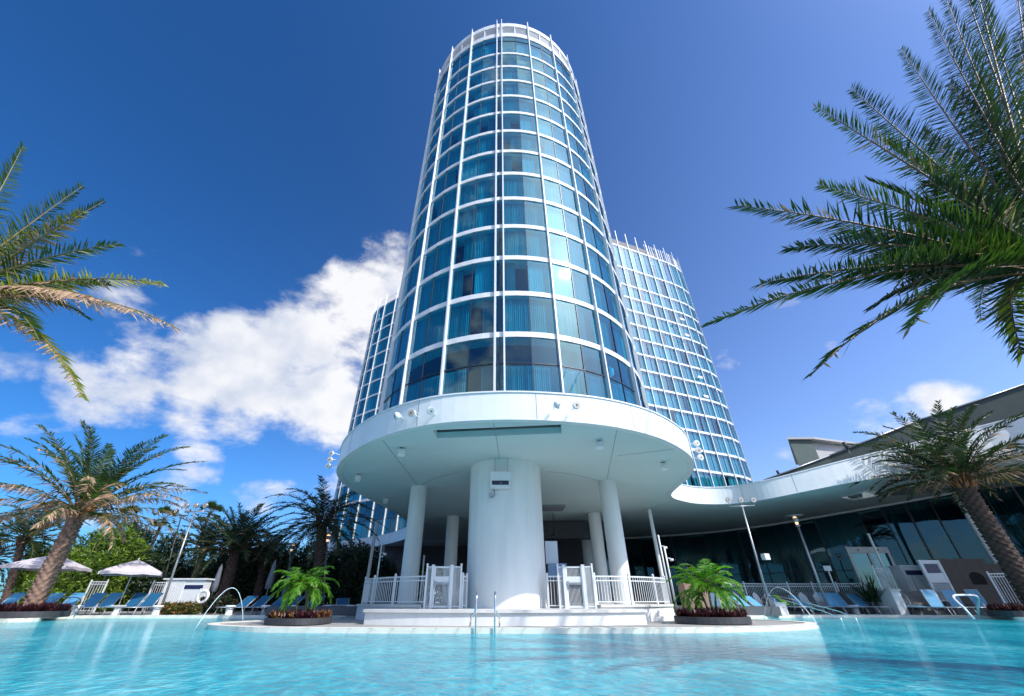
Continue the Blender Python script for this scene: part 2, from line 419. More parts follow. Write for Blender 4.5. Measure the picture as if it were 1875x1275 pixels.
# water
WM = bpy.data.materials.new('pool_water'); WM.use_nodes = True
nt = WM.node_tree; b = nt.nodes['Principled BSDF']; o = nt.nodes['Material Output']
tc = nd(nt, 'ShaderNodeTexCoord')
mp = nd(nt, 'ShaderNodeMapping'); mp.inputs['Scale'].default_value = (1.0, .55, 1)
nt.links.new(tc.outputs['Object'], mp.inputs[0])
na = nd(nt, 'ShaderNodeTexNoise', i_Scale=5.5, i_Detail=5.0, i_Roughness=.6, i_Distortion=.8)
nb = nd(nt, 'ShaderNodeTexNoise', i_Scale=.25, i_Detail=3.0)
nv = nd(nt, 'ShaderNodeTexVoronoi', feature='SMOOTH_F1'); nv.inputs['Scale'].default_value = 2.2; nv.inputs['Smoothness'].default_value = .4
for n in (na, nb, nv): nt.links.new(mp.outputs[0], n.inputs['Vector'])
def wm(op, a, b_):
    n = nd(nt, 'ShaderNodeMath', operation=op)
    for i, q in enumerate((a, b_)):
        if isinstance(q, float): n.inputs[i].default_value = q
        else: nt.links.new(q, n.inputs[i])
    return n.outputs[0]
fac = wm('ADD', wm('MULTIPLY', na.outputs['Fac'], .55), wm('MULTIPLY', nb.outputs['Fac'], .45))
wr = ramp(nt, [(.36, (.001, .19, .30)), (.47, (.003, .31, .41)), (.54, (.016, .42, .51)), (.64, (.17, .59, .66))])  # pale caustic-like light ripples painted into the water colour
nt.links.new(fac, wr.inputs['Fac']); nt.links.new(wr.outputs[0], b.inputs['Base Color'])
b.inputs['Roughness'].default_value = .08; b.inputs['IOR'].default_value = 1.33; b.inputs['Specular IOR Level'].default_value = .30
nc = nd(nt, 'ShaderNodeTexNoise', i_Scale=4.5, i_Detail=6.0, i_Roughness=.6)
ne = nd(nt, 'ShaderNodeTexNoise', i_Scale=16.0, i_Detail=3.0)
nt.links.new(tc.outputs['Object'], nc.inputs['Vector']); nt.links.new(tc.outputs['Object'], ne.inputs['Vector'])
hh = wm('ADD', wm('MULTIPLY', nc.outputs['Fac'], 1.0), wm('MULTIPLY', ne.outputs['Fac'], .22))
bp = nd(nt, 'ShaderNodeBump', i_Strength=1.0, i_Distance=.09)
nt.links.new(hh, bp.inputs['Height']); nt.links.new(bp.outputs[0], b.inputs['Normal'])
vs, fs = fill_poly(offset(pool, -.02, True), (), -.10)
m = MB(); m.add(vs, fs); tag(m.build('water', WM), kind='structure')

# ------------------------------------------------------------------ towers
def window_mesh(w_, h, sag, variant, gmat, transom=None, seed=0, curt=CURT, light=False):
    """one window bay: two panes on either side of a dark mullion, curtains behind. local: x along, -y outward"""
    m = MB(); r_ = random.Random(seed * 31 + variant)
    pts = [Vector((-w_ / 2, 0, 0)), Vector((0, -sag, 0)), Vector((w_ / 2, 0, 0))]
    up = Vector((0, 0, h))
    m.mat(0)
    for i in (0, 1):
        a, b_ = pts[i], pts[i + 1]
        m.quad(a, b_, b_ + up, a + up)
    m.mat(1)
    m.box(pts[1] + up / 2 + Vector((0, -.012, 0)), (.05, .06, h))
    if transom:
        for i in (0, 1):
            a, b_ = pts[i], pts[i + 1]; t = (b_ - a)
            ang = math.atan2(t.y, t.x)
            m.box((a + b_) / 2 + Vector((0, -.012, transom)), (t.length, .055, .05), ang)
    for i in (0, 1):
        k = (variant * 2 + i + seed) % 9
        lo, hi = [(0, 1), (0, 1), (0, .5), (.05, 1), (0, 1), (0, 1), (0, .97), (.45, 1), (0, 1)][k]
        m.mat(2 + [0, 1, 0, 1, 2, 0, 1, 0, 0][(k + i) % 9])
        if transom and k in (2, 4): lo, hi = 0, 1
        top = transom if (transom and variant != 9) else h
        n = 8 if light else 26
        prev = None
        a, b_ = pts[i], pts[i + 1]
        for j in range(n + 1):
            t = lo + (hi - lo) * j / n
            y = .28 + (.045 if j % 2 else -.045) + r_.uniform(-.02, .02)
            p = a.lerp(b_, t) + Vector((0, y, 0))
            if prev is not None: m.quad(prev, p, p + Vector((0, 0, top)), prev + Vector((0, 0, top)))
            prev = p
    return m.mesh('window', [gmat, MULL, curt, CURT2, CURTL])

def inpoly_out(a, b_, ctr):
    mid = (Vector(a) + Vector(b_)) / 2
    t = (Vector(b_) - Vector(a)).normalized(); n = Vector((t.y, -t.x))
    return n if n.dot(mid - Vector(ctr)) > 0 else -n
def proj(p):
    x, y, z = p.x, p.y, p.z - HC
    f = y * _ct + z * _st; v = -y * _st + z * _ct
    if f <= .1: return None
    return CX + FPX * x / f, 637.5 - FPX * v / f

def tower(label, corners, z0, levels, ztop, sag_on, gmat, fin, fintop, core_off, vis, seed=0, band=.33, light=False, narrow=(), base_transom=None, top_transom=None, maxparts=100):
    """corners: closed plan outline going left to right across the front (outward = right-hand side of travel... towards the viewer)"""
    n = len(corners)
    ctr = Vector((sum(c[0] for c in corners) / n, sum(c[1] for c in corners) / n))
    T = thing('hotel_tower', (ctr.x, ctr.y, z0), label, 'hotel tower', 'glass towers of the hotel')
    loc = [Vector((c[0] - ctr.x, c[1] - ctr.y)) for c in corners]
    bays = []
    for i in range(n):
        a, b_ = loc[i], loc[(i + 1) % n]
        nr = inpoly_out(a, b_, (0, 0)); wd = (b_ - a).length
        sag = sag_on * wd * wd / (8 * 9.0)
        bays.append((a, b_, nr, wd, sag))
    ring = []
    K = 4
    for a, b_, nr, wd, sag in bays: ring += [a.lerp(b_, t / K) + nr * sag * 4 * (t / K) * (1 - t / K) for t in range(K)]
    def ringoff(d):
        o_ = []
        for i, p in enumerate(ring):
            q = (ring[(i + 1) % len(ring)] - ring[i - 1]).normalized(); nn = Vector((q.y, -q.x))
            if nn.dot(p) < 0: nn = -nn
            o_.append((p.x + nn.x * d, p.y + nn.y * d))
        return o_
    # dark rooms and core
    m = MB(); m.prism(ringoff(-core_off), 0, ztop - z0 - .3); m.build('core', CORE, T)
    cuts = [z0] + levels + [ztop]
    for z in levels + [ztop]:
        m = MB(); m.strip(ringoff(-.8), ringoff(.05), z - z0 - band, z - z0)
        m.build('floor_band', TOWERW, T)
    m = MB(); m.strip(ringoff(-.5), ringoff(.03), -.02, .12); m.build('base_band', TOWERW, T)
    for i in range(n):
        p = loc[i]; q = (ring[(K * i + 1) % len(ring)] - ring[K * i - 1]).normalized(); nn = Vector((q.y, -q.x))
        if nn.dot(p) < 0: nn = -nn
        ft = fintop if not callable(fintop) else fintop(i)
        m = MB()
        c = p + nn * (fin[1] / 2 - .08)
        ang = math.atan2(nn.y, nn.x)
        hgt = ft - z0
        tz = .35
        hx, hy = fin[1] / 2, fin[0] / 2
        M = Matrix.Rotation(ang, 3, 'Z')
        vv = [Vector((-hx, -hy, 0)), Vector((hx, -hy, 0)), Vector((hx, hy, 0)), Vector((-hx, hy, 0)),
              Vector((-hx, -hy, hgt - 1.2)), Vector((hx, -hy, hgt)), Vector((hx, hy, hgt)), Vector((-hx, hy, hgt - 1.2))]
        m.add([M @ q_ + Vector((c.x, c.y, 0)) for q_ in vv], ((0, 3, 2, 1), (4, 5, 6, 7), (0, 1, 5, 4), (1, 2, 6, 5), (2, 3, 7, 6), (3, 0, 4, 7)))
        m.build('fin', TOWERW, T)
    # windows
    cache = {}; cand = []
    for bi, (a, b_, nr, wd, sag) in enumerate(bays):
        for li in range(len(cuts) - 1):
            za, zb = cuts[li] - z0, cuts[li + 1] - z0 - band
            if li == 0: za += .12
            mid = (a + b_) / 2
            wc = Vector((mid.x + ctr.x, mid.y + ctr.y, za + z0 + .5 * (zb - za)))
            facing = nr.dot(Vector((-wc.x, -wc.y)).normalized())
            area = -1
            if facing > 0.02:
                px = proj(wc)
                if px and vis(px): area = facing * wd * (zb - za) / wc.length_squared
            cand.append((area, bi, li, za, zb))
    order = sorted(cand, key=lambda c: -c[0])
    rest = MB(); nrest = 0
    rr = random.Random(seed + 5)
    for k, (area, bi, li, za, zb) in enumerate(order):
        a, b_, nr, wd, sag = bays[bi]
        tr = None
        if li == 0 and base_transom: tr = base_transom - za
        if li == len(cuts) - 2 and top_transom: tr = top_transom * (zb - za)
        var = rr.choice(range(9))
        key = (round(wd, 2), round(zb - za, 2), var, tr is None)
        if key not in cache: cache[key] = window_mesh(wd, zb - za, sag, var, gmat, tr, seed, light=light)
        me = cache[key]
        rz = math.atan2(nr.y, nr.x) + math.pi / 2
        mid = (a + b_) / 2
        if k < maxparts and area > 0:
            link('window', me, T, (mid.x, mid.y, za), rz)
        else:
            addmesh(rest, me, Matrix.Translation((mid.x, mid.y, za)) @ Matrix.Rotation(rz, 4, 'Z')); nrest += 1
    if nrest:
        o_ = rest.build('windows', [gmat, MULL, CURT, CURT2, CURTL], T); o_['kind'] = 'stuff'
    return T, ringoff, bays, ctr

LV = [12.8 + 2.85 * k for k in range(13)]
# main tower, circular plan
mc, mr_ = (0.9, 26.35), 9.0
th = [-80.2, -61.9, -43.6, -25.3, -7.1, -4.0, 14.2, 32.5, 50.8, 69.1, 87.4] + [87.4 + 19.24 * k for k in range(1, 10)]
mcor = [(mc[0] + mr_ * math.sin(R(a)), mc[1] - mr_ * math.cos(R(a))) for a in th]
T1, ro1, bays1, c1 = tower('tallest white and teal glass round tower standing on the big white disc canopy', mcor, 6.9, LV, 51.2, 1.0, GLASS, (.085, .28), 55.0, 2.6,
               lambda p: 600 < p[0] < 1250 and 0 < p[1] < 800, seed=1, base_transom=3.96, top_transom=.72)
# crown of louvres
m = MB(); m.strip(ro1(-.6), ro1(.04), 51.2 - 6.9, 51.75 - 6.9); m.strip(ro1(-.6), ro1(.05), 53.5 - 6.9, 54.3 - 6.9); m.build('parapet_band', TOWERW, T1)
m = MB(); m.strip(ro1(-.35), ro1(-.16), 51.75 - 6.9, 53.5 - 6.9); m.build('parapet_wall', TOWERW, T1)
for (a, b_, nr, wd, sag) in bays1:
    if nr.dot(Vector((-c1.x, -c1.y)).normalized()) < -.2: continue
    midp = (a + b_) / 2 + nr * sag
    for p0, p1 in ((a, midp), (midp, b_)):
        if (p1 - p0).length < .8: continue
        c = (p0 + p1) / 2 - nr * .10; t = p1 - p0; ang = math.atan2(t.y, t.x); L = t.length
        m = MB()
        for k in range(9):
            m.box((c.x, c.y, 51.95 - 6.9 + k * .17), (L - .35, .10, .10), M=Matrix.Rotation(ang, 3, 'Z') @ Matrix.Rotation(.5, 3, 'X'))
        m.build('louvre_panel', LOUVER, T1)
        e = p1 - nr * .06
        m = MB(); m.box((e.x, e.y, 52.62 - 6.9), (.12, .12, 1.74), ang); m.build('post', TOWERW, T1)
m = MB(); m.lathe([(6.2, 50 - 6.9), (6.2, 56.3 - 6.9), (5.9, 56.5 - 6.9), (.1, 56.7 - 6.9)], (-.4, -1.2, 0), 40); m.build('rooftop_drum', TOWERW, T1)

# right tower
rcor = [(15.6, 49.0), (17.8, 50.0), (20.0, 50.95), (22.2, 51.85), (24.35, 52.7), (26.5, 53.55), (28.65, 54.45), (30.85, 55.4), (33.0, 56.3), (35.0, 57.4), (36.8, 58.9), (38.0, 60.9), (38.5, 63.2),
        (38.0, 65.5), (36.5, 67.5), (34.0, 68.6), (28, 68.8), (22, 67), (16.5, 63), (13.8, 57), (13.8, 51.5)]
LVR = LV[:13]
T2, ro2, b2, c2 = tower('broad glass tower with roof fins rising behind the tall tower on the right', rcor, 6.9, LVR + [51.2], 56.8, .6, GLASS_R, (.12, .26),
                lambda i: 60.6, 2.6, lambda p: 1120 < p[0] < 1400 and 400 < p[1] < 895, seed=2, light=True, band=.33)
m = MB(); m.prism([(q.x * .62, q.y * .62) for q in [Vector((c[0] - c2.x, c[1] - c2.y)) for c in rcor]], 56.5 - 6.9, 60.4 - 6.9); m.build('penthouse', mat('penthouse_grey', (.15, .16, .17), (.11, .12, .13), scale=.5, rough=.7), T2)
for i in range(26):                                                                     # the denser screen of fins round the roof
    pr = ro2(-.25); k = 24 + 2 * i
    if k >= len(pr): break
    for tt in (0, .5):
        q0, q1 = pr[k], pr[(k + 2) % len(pr)]
        m = MB(); m.box((q0[0] + (q1[0] - q0[0]) * tt, q0[1] + (q1[1] - q0[1]) * tt, 58.0 - 6.9), (.10, .12, 4.0)); m.build('roof_fin', TOWERW, T2)
# small balcony-like vents seen on some windows
for (x, y) in ((1248, 586), (1257, 615), (1281, 692), (1291.5, 727), (1321, 822), (1333.5, 864)):
    d = 55.6 + (x - 1281) * .035
    p = P(x, y, d)
    m = MB(); m.box((p.x - c2.x, p.y - c2.y - .18, p.z - 6.9), (1.0, .12, .38), .41); m.build('open_vent', PLASTIC, T2)
# left tower
lcor = [(-8.6, 53.2), (-10.9, 54.25), (-13.2, 55.4), (-15.2, 56.5), (-17.3, 57.7), (-19.9, 59.3), (-22.5, 61.2), (-24.2, 62.5), (-25.35, 63.9), (-26.0, 65.9), (-26.0, 68.2), (-25.2, 70.3), (-23.2, 72.2), (-19, 73), (-13, 71), (-8, 66), (-6.5, 58)]
T3, ro3, b3, c3 = tower('dark blue glass tower seen between clouds and the tall tower on the left', lcor, 6.9, LV, 50.2, .6, GLASS, (.10, .28), lambda i: 53.2, 2.6,
                lambda p: 590 < p[0] < 760 and 540 < p[1] < 1000, seed=3, light=True, base_transom=2.9)
m = MB()
for z in (51.3, 51.9): m.strip(ro3(-.3), ro3(-.25), z - 6.9, z - 6.9 + .05)
for p in ro3(-.27)[4:44:2]: m.box((p[0], p[1], 51.05 - 6.9), (.06, .06, 1.75))
m.build('roof_railing', METALW, T3)

# ------------------------------------------------------------------ podium: the wavy white canopy on columns
SZ, TZ = 5.9, 6.9
FK = {(31, 4): 1.36, (27, 9.5): 1.36, (24.2, 13.6): 1.36, (22.4, 16.6): 1.33, (20.3, 19.0): 1.23, (18.5, 21.2): 1.12, (17.2, 23.6): 1.04, (16.3, 25.3): 1.0}
edge = [(31, 4), (27, 9.5), (24.2, 13.6), (22.4, 16.6), (20.3, 19.0), (18.5, 21.2), (17.2, 23.6), (16.3, 25.3), (15.3, 26.4), (13.9, 26.8), (12.5, 26.5), (11.3, 25.7), (10.5, 24.9), (10.0, 23.8), (9.75, 22.0),
        (9.5, 19.9), (8.85, 17.9), (7.8, 16.2), (6.1, 14.5), (4.2, 13.4), (2.2, 12.85), (-.1, 12.7), (-2.5, 13.15), (-4.6, 14.5), (-6.4, 16.5), (-7.65, 18.7), (-8.2, 20.8), (-8.25, 23.2), (-7.75, 26.8), (-7.3, 31),
        (-7.4, 36), (-8.1, 40), (-9.4, 43.6), (-12.0, 47.6), (-15.2, 51.0), (-19.0, 54.0), (-24, 57.5)]
edge = [(x * FK.get((x, y), 1), y * FK.get((x, y), 1), FK.get((x, y), 1.0)) for x, y in edge]
edK = catmull(edge, 5); ed = [(p[0], p[1]) for p in edK]
def zs_(f, top=0.0): return HC + (SZ - HC) * f + top * (f + 6 * (f - 1) ** 2)
glassK = [(44, 19, 1.6), (41.5, 25, 1.55), (39.3, 30.0, 1.5), (36.4, 33.0, 1.4), (30.4, 36.2, 1.25), (25.6, 40.4, 1.16), (21.5, 44, 1.13), (17.8, 46.0, 1.12), (13.8, 48.2, 1.12), (9, 48.8, 1.12)]
glK = catmull(glassK, 3); gl = [(p[0], p[1]) for p in glK]
PB = thing('podium_building', (0, 30, 0), 'low podium with wavy white disc canopy on white columns and dark glass wall behind', 'podium building')
back = [(-24, 62), (-2, 62), (9, 52)]
poly = ed + back + gl[::-1]
slot = [(-2.42, 13.75), (2.2, 13.2), (2.32, 14.05), (-2.38, 14.6)]
SKF = 1.24
sky1 = [(19.4 * SKF, 23.4 * SKF), (19.8 * SKF, 22.15 * SKF), (21.1 * SKF, 22.95 * SKF), (20.7 * SKF, 24.2 * SKF)]
sky2 = [(21.6 * SKF, 20.6 * SKF), (22.2 * SKF, 19.4 * SKF), (23.5 * SKF, 20.2 * SKF), (22.9 * SKF, 21.4 * SKF)]
for d_ in (sky1, sky2): d_.reverse()
vs, fs = fill_poly(poly, [slot, sky1, sky2], SZ)
zmap = {}
rk = lambda p: (round(p[0], 3), round(p[1], 3))
for p in edK: zmap[rk(p)] = p[2]
for p in glK: zmap[rk(p)] = p[2]
vs0, fs0 = fill_poly(poly, (), 0.0)
def tri_f(p):
    for f in fs0:
        a, b_, c = [Vector(vs0[i][:2]) for i in f[:3]]; q = Vector(p)
        dn = (b_.y - c.y) * (a.x - c.x) + (c.x - b_.x) * (a.y - c.y)
        if abs(dn) < 1e-9: continue
        l1 = ((b_.y - c.y) * (q.x - c.x) + (c.x - b_.x) * (q.y - c.y)) / dn; l2 = ((c.y - a.y) * (q.x - c.x) + (a.x - c.x) * (q.y - c.y)) / dn
        if l1 > -.001 and l2 > -.001 and l1 + l2 < 1.001: return sum(l * zmap.get(rk(v), 1.0) for l, v in zip((l1, l2, 1 - l1 - l2), (a, b_, c)))
    return SKF
for p in sky1 + sky2: zmap[rk(p)] = tri_f(p)
vs = [(v[0], v[1], zs_(zmap.get(rk(v), 1.0))) for v in vs]
m = MB(); m.add(vs, [f[::-1] for f in fs])
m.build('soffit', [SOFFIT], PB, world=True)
vs, fs = fill_poly(poly, [sky1, sky2], TZ)
vs = [(v[0], v[1], zs_(zmap.get(rk(v), 1.0), 1.0) - .04) for v in vs]
m = MB(); m.add(vs, fs); m.build('roof', ROOFG, PB, world=True)
m = MB()
m.strip(offset(ed, .25), ed, lambda i: zs_(edK[i][2]) - .02, lambda i: zs_(edK[i][2], 1.0), closed=False)
m.build('fascia', WHITE, PB, world=True)
m = MB(); m.strip(offset(ed, .30), offset(ed, -.04), lambda i: zs_(edK[i][2], 1.0) + .003, lambda i: zs_(edK[i][2], 1.0) + .06, closed=False); m.build('roof_edge', METALW, PB, world=True)
for i in range(12, len(ed) - 4, 9):
    a, b_ = Vector(ed[i]), Vector(ed[i + 1]); t = (b_ - a).normalized(); n_ = Vector((-t.y, t.x))
    c = a + n_ * .001
    zb_, zt_ = zs_(edK[i][2]), zs_(edK[i][2], 1.0)
    m = MB(); m.box((c.x, c.y, (zb_ + zt_) / 2), (.018, .012, zt_ - zb_ - .05), math.atan2(t.y, t.x)); m.build('panel_joint', JOINT, PB, world=True)
def rim(poly4, z0, z1, name, mt, closed_top=None):
    m = MB(); n = len(poly4)
    for i in range(n):
        a, b_ = poly4[i], poly4[(i + 1) % n]
        m.quad((*a, z0), (*b_, z0), (*b_, z1), (*a, z1))
    if closed_top is not None: m.add([(p[0], p[1], closed_top) for p in poly4], [tuple(range(n))])
    m.build(name, mt, PB, world=True)
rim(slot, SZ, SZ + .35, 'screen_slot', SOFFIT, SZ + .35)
m = MB(); m.tube([(-2.3, 14.0, SZ + .12), (2.2, 13.45, SZ + .12)], .10, 10); m.build('slot_dark_gap', DARKM, PB, world=True)  # black tube added as the dark gap inside the soffit slot
for q_ in (sky1, sky2): rim(q_, zs_(min(zmap[rk(p)] for p in q_)), zs_(max(zmap[rk(p)] for p in q_), 1.0), 'skylight_shaft', WHITE)
def column(x, y, r_, z0=0.0, z1=SZ):
    m = MB(); m.lathe([(r_, z0), (r_, z1)], (x, y, 0), 48, cap=False); m.build('column', WHITE2, PB, world=True)
column(.29, 18.8, 1.63, .4); column(-4.4, 22.4, .44, .4); column(5.62, 21.1, .44, .4); column(-3.4, 31.3, .44, 0); column(6.75, 30.0, .43, 0); column(7.5, 37.4, .43, 0)
column(10.2, 28.5, .12, 0); column(31.3, 28.2, .15, 0, 7.45); column(-9.5, 33, .12, 0)
# soffit joints
for (a, b_) in (((697, 801), (764, 888)), ((1131, 781), (1111, 878)), ((1130, 835), (1236, 822)), ((915, 840), (903, 768)), ((1240, 915), (1175, 935)), ((1465, 903), (1600, 950))):
    pa = P(*a, (SZ - HC) / ray(*a)[1]); pb = P(*b_, (SZ - HC) / ray(*b_)[1]); t = pb - pa
    m = MB(); m.box(((pa.x + pb.x) / 2, (pa.y + pb.y) / 2, SZ - .004), (t.length, .02, .006), math.atan2(t.y, t.x)); m.build('soffit_joint', JOINT, PB, world=True)
cpts = [(x, y - .2) for x, y in [(-4.2, 22.0), (-3.2, 20.6), (-1.9, 19.5)]]; cp2 = [(2.3, 19.2), (3.6, 19.7), (5.1, 20.9)]
for c_ in (cpts, cp2):
    pl = catmull(c_, 6); m = MB(); m.strip(offset(pl, .012), offset(pl, -.012), SZ - .008, SZ - .003, closed=False); m.build('soffit_joint', JOINT, PB, world=True)
# terrace: wide white ledge with upper tier
def arc(cx, cy, r_, a0, a1, n=24): return [(cx + r_ * math.sin(R(a0 + (a1 - a0) * i / n)), cy - r_ * math.cos(R(a0 + (a1 - a0) * i / n))) for i in range(n + 1)]
led = arc(.2, 27.0, 12.2, -22.3, 22.3)
m = MB(); m.prism(led[::-1] + [(-5.2, 27), (5.4, 27)][::1], 0, .33); m.build('terrace_wall', WHITE2, PB, world=True)
led2 = arc(.2, 27.0, 12.27, -22.5, 22.5)
m = MB(); m.prism(led2[::-1] + [(-5.2, 27), (5.4, 27)], .334, .41); m.build('terrace_cap', STONE, PB, world=True)
upL = catmull([(-2.85, 17.2), (-4.3, 18.0), (-5.5, 19.2), (-6.2, 20.6), (-6.4, 22.5)], 5)
upR = catmull([(3.7, 17.2), (5.0, 17.5), (6.2, 18.2), (7.2, 19.5), (7.6, 21.5)], 5)
for q, s_ in ((upL, 1), (upR, -1)):
    inn = [(-2.9, 24), (-6.4, 24)] if s_ == 1 else [(3.7, 24), (7.6, 24)]
    pl = q + ([(-6.4, 30), (-2.9, 30)] if s_ == 1 else [(7.6, 30), (3.7, 30)])
    m = MB(); m.prism(pl, 0, .46); m.build('terrace_wall', WHITE2, PB, world=True)
    o_ = offset(q, -.06 * s_)
    pl = o_ + ([(-6.4, 30), (-2.9, 30)] if s_ == 1 else [(7.6, 30), (3.7, 30)])
    m = MB(); m.prism(pl, .463, .53); m.build('terrace_cap', STONE, PB, world=True)
m = MB(); m.boxz(-12, 14.5, 24.4, 52, .002, .4); m.build('terrace_floor', mat('hall_floor', (.11, .11, .12), (.08, .08, .09), scale=1), PB, world=True)
# walls and beams under the deck
DKW = mat('dark_wall', (.085, .09, .10), (.06, .065, .075), scale=1, rough=.8)
m = MB(); m.boxz(-13, 3.2, 50, 50.4, 3.9, SZ - .003); m.boxz(-13, -9.5, 49.6, 50, .4, 3.9); m.boxz(-5.2, -3.6, 49.6, 50, .4, 3.9); m.boxz(1.4, 3.2, 49.6, 50, .4, 3.9); m.build('rear_wall', DKW, PB, world=True)
m = MB(); m.boxz(3.2, 9.2, 41, 41.4, .4, SZ - .003); m.boxz(3.0, 3.2, 41.0, 50, .4, SZ - .003); m.build('rear_wall', DKW, PB, world=True)
m = MB(); m.boxz(2.4, 9.5, 33.6, 34.2, 4.7, SZ - .003); m.build('drop_beam', DKW, PB, world=True)
m = MB(); m.boxz(2.1, 4.3, 27.0, 28.6, SZ - .12, SZ - .003); m.build('ceiling_panel', JOINT, PB, world=True)
# curtain wall of the right wing
n_ = len(gl)
tot = 0; segs = []
for i in range(n_ - 1):
    a, b_ = Vector(gl[i]), Vector(gl[i + 1]); segs.append((a, b_))
def along(s_):
    for a, b_ in segs:
        L = (b_ - a).length
        if s_ <= L: return a.lerp(b_, s_ / L)
        s_ -= L
    return segs[-1][1]
total = sum((b_ - a).length for a, b_ in segs); nb_ = 30
def glz(p):
    return min(((q[0] - p.x) ** 2 + (q[1] - p.y) ** 2, q[2]) for q in glK)[1]
for i in range(nb_):
    a, b_ = along(total * i / nb_), along(total * (i + 1) / nb_)
    t = b_ - a; ang = math.atan2(t.y, t.x); L = t.length; mid = (a + b_) / 2; zt = zs_(glz(mid)) + .1
    F_ = MB(); zl = .0
    F_.box((0, 0, 0 + .06), (L, .12, .12)); F_.box((0, 0, 2.75), (L, .10, .07)); F_.box((-L / 2, 0, zt / 2), (.07 if i % 4 else .12, .14, zt))
    o_ = F_.build('window', [MULL if i % 4 else MULL, METALW], PB, loc=(mid.x, mid.y - 30, 0), rz=ang)
    G_ = MB(); G_.quad((-L / 2, .0, .1), (L / 2, 0, .1), (L / 2, 0, zt), (-L / 2, 0, zt))
    G_.mat(1)
    if i % 3 != 1:
        for j in range(14):
            x0, x1 = -L / 2 + L * j / 14, -L / 2 + L * (j + 1) / 14
            y0, y1 = (-.5, -.42) if j % 2 else (-.42, -.5)
            G_.quad((x0, y0, .1), (x1, y1, .1), (x1, y1, zt), (x0, y0, zt))
    G_.build('pane', [GLASS_D, CURTD], o_)
    if i in (3, 6, 8, 10):
        m = MB(); m.box((a.x + .0, a.y - .02, zt / 2), (.10, .10, zt)); m.build('light_mullion', GALV, PB, world=True)
m = MB(); pl = gl; m.strip(offset(pl, 3.0), offset(pl, 3.2), .0, lambda i: zs_(glK[i][2]), closed=False); m.build('inner_wall', CORE, PB, world=True)
m = MB(); m.strip(offset(pl, -.10), offset(pl, .25), lambda i: zs_(glK[i][2]) - .14, lambda i: zs_(glK[i][2]) + .05, closed=False); m.build('head_trim', METALW, PB, world=True)
m = MB(); m.strip(offset(pl, -.05), offset(pl, 6), lambda i: zs_(glK[i][2]) + .08, lambda i: zs_(glK[i][2]) + .3, closed=False); m.build('roof', ROOFG, PB, world=True)
# glass door of the right wing
def world_box(parent, name, mt, px0, py0, px1, py1, d, depth=.1):
    a, b_ = P(px0, py0, d), P(px1, py1, d)
    m = MB(); m.boxz(min(a.x, b_.x), max(a.x, b_.x), d - depth / 2, d + depth / 2, min(a.z, b_.z), max(a.z, b_.z)); return m.build(name, mt, parent, world=True)
dm = MB(); dx, dy = 26.0, 32.0
dd = 34.6
dA, dB = P(1576, 1055, dd), P(1640, 1050, dd)
DR = MB()
W_ = 3.1; x0 = 27.3
m = MB(); m.boxz(21.8, 36, 27.9, 36.5, .004, 1.15); m.build('upper_terrace', SOFFIT_GREY, PB, world=True)
for xx in (x0, x0 + W_ / 2, x0 + W_): DR.box((xx, dd, 2.6), (.18, .12, 2.9))
DR.box((x0 + W_ / 2, dd, 4.0), (W_ + .18, .14, .42)); DR.box((x0 + W_ / 2, dd, 1.3), (W_, .12, .28))
dr = DR.build('door_frame', METALW, PB, world=True)
for k in (0, 1):
    m = MB(); m.box((x0 + W_ / 4 + k * W_ / 2, dd - 30 + .02, 2.6), (W_ / 2 - .16, .03, 2.35)); o_ = m.build('door_pane', GLASS_D, dr)
    m = MB(); m.box((x0 + W_ / 4 + k * W_ / 2, dd - 30 - .09, 4.0), (.12, .08, .08)); m.build('door_sensor', DARKM, dr)

# roof screens and pavilion of the right wing
RS = thing('roof_screen', (26, 34, TZ), 'long dark green grey screen wall standing on the right wing roof', 'roof screen')
ln = [(15.5, 33.5), (19.3, 29.5), (22.0, 26.0), (24.5, 22.0), (27.5, 17.5), (31, 13)]
zs = [7.25, 8.0, 8.75, 9.5, 10.1, 10.6]; kf = [1.0, 1.04, 1.14, 1.25, 1.38, 1.38]
ln = [(p[0] * k, p[1] * k) for p, k in zip(ln, kf)]; zs = [HC + (z - HC) * k for z, k in zip(zs, kf)]
m = MB()
for i in range(len(ln) - 1):
    a, b_ = ln[i], ln[i + 1]
    m.add([(a[0], a[1], TZ - .02), (b_[0], b_[1], TZ - .02), (b_[0], b_[1], zs[i + 1]), (a[0], a[1], zs[i]), (a[0] + .25, a[1] + .2, TZ - .02), (b_[0] + .25, b_[1] + .2, TZ - .02), (b_[0] + .25, b_[1] + .2, zs[i + 1]), (a[0] + .25, a[1] + .2, zs[i])],
          ((0, 1, 2, 3), (5, 4, 7, 6), (3, 2, 6, 7), (0, 3, 7, 4), (1, 5, 6, 2)))
m.build('screen_panel', ROOFG, RS, world=True)
for i in range(len(ln) - 1):
    a, b_ = ln[i], ln[i + 1]
    m = MB(); m.tube([(a[0] - .05, a[1] - .05, zs[i] + .03), (b_[0] - .05, b_[1] - .05, zs[i + 1] + .03)], .06, 6); m.build('cap_rail', GALV, RS, world=True)
PV = thing('roof_pavilion', (31, 45, TZ), 'grey concrete rooftop pavilion with clerestory windows above the right wing', 'pavilion')
GREY1 = mat('pavilion_wall', (.09, .125, .115), (.07, .10, .092), scale=.8, rough=.8); GREY2 = mat('pavilion_roof', (.40, .40, .40), (.34, .34, .34), scale=.8, rough=.7)
d = 46
m = MB(); m.prism([(34.9, d), (37.6, d), (46, d + 10), (42.6, d + 10)], 8, 16.95); m.build('wall', GREY1, PV, world=True)
m = MB(); m.prism([(38.2, d + .7), (47, d + 3.2), (49, d + 10), (46.02, d + 10)], 8, 16.9); m.build('wall', mat('pavilion_light', (.42, .42, .43), (.36, .36, .37), rough=.7), PV, world=True)
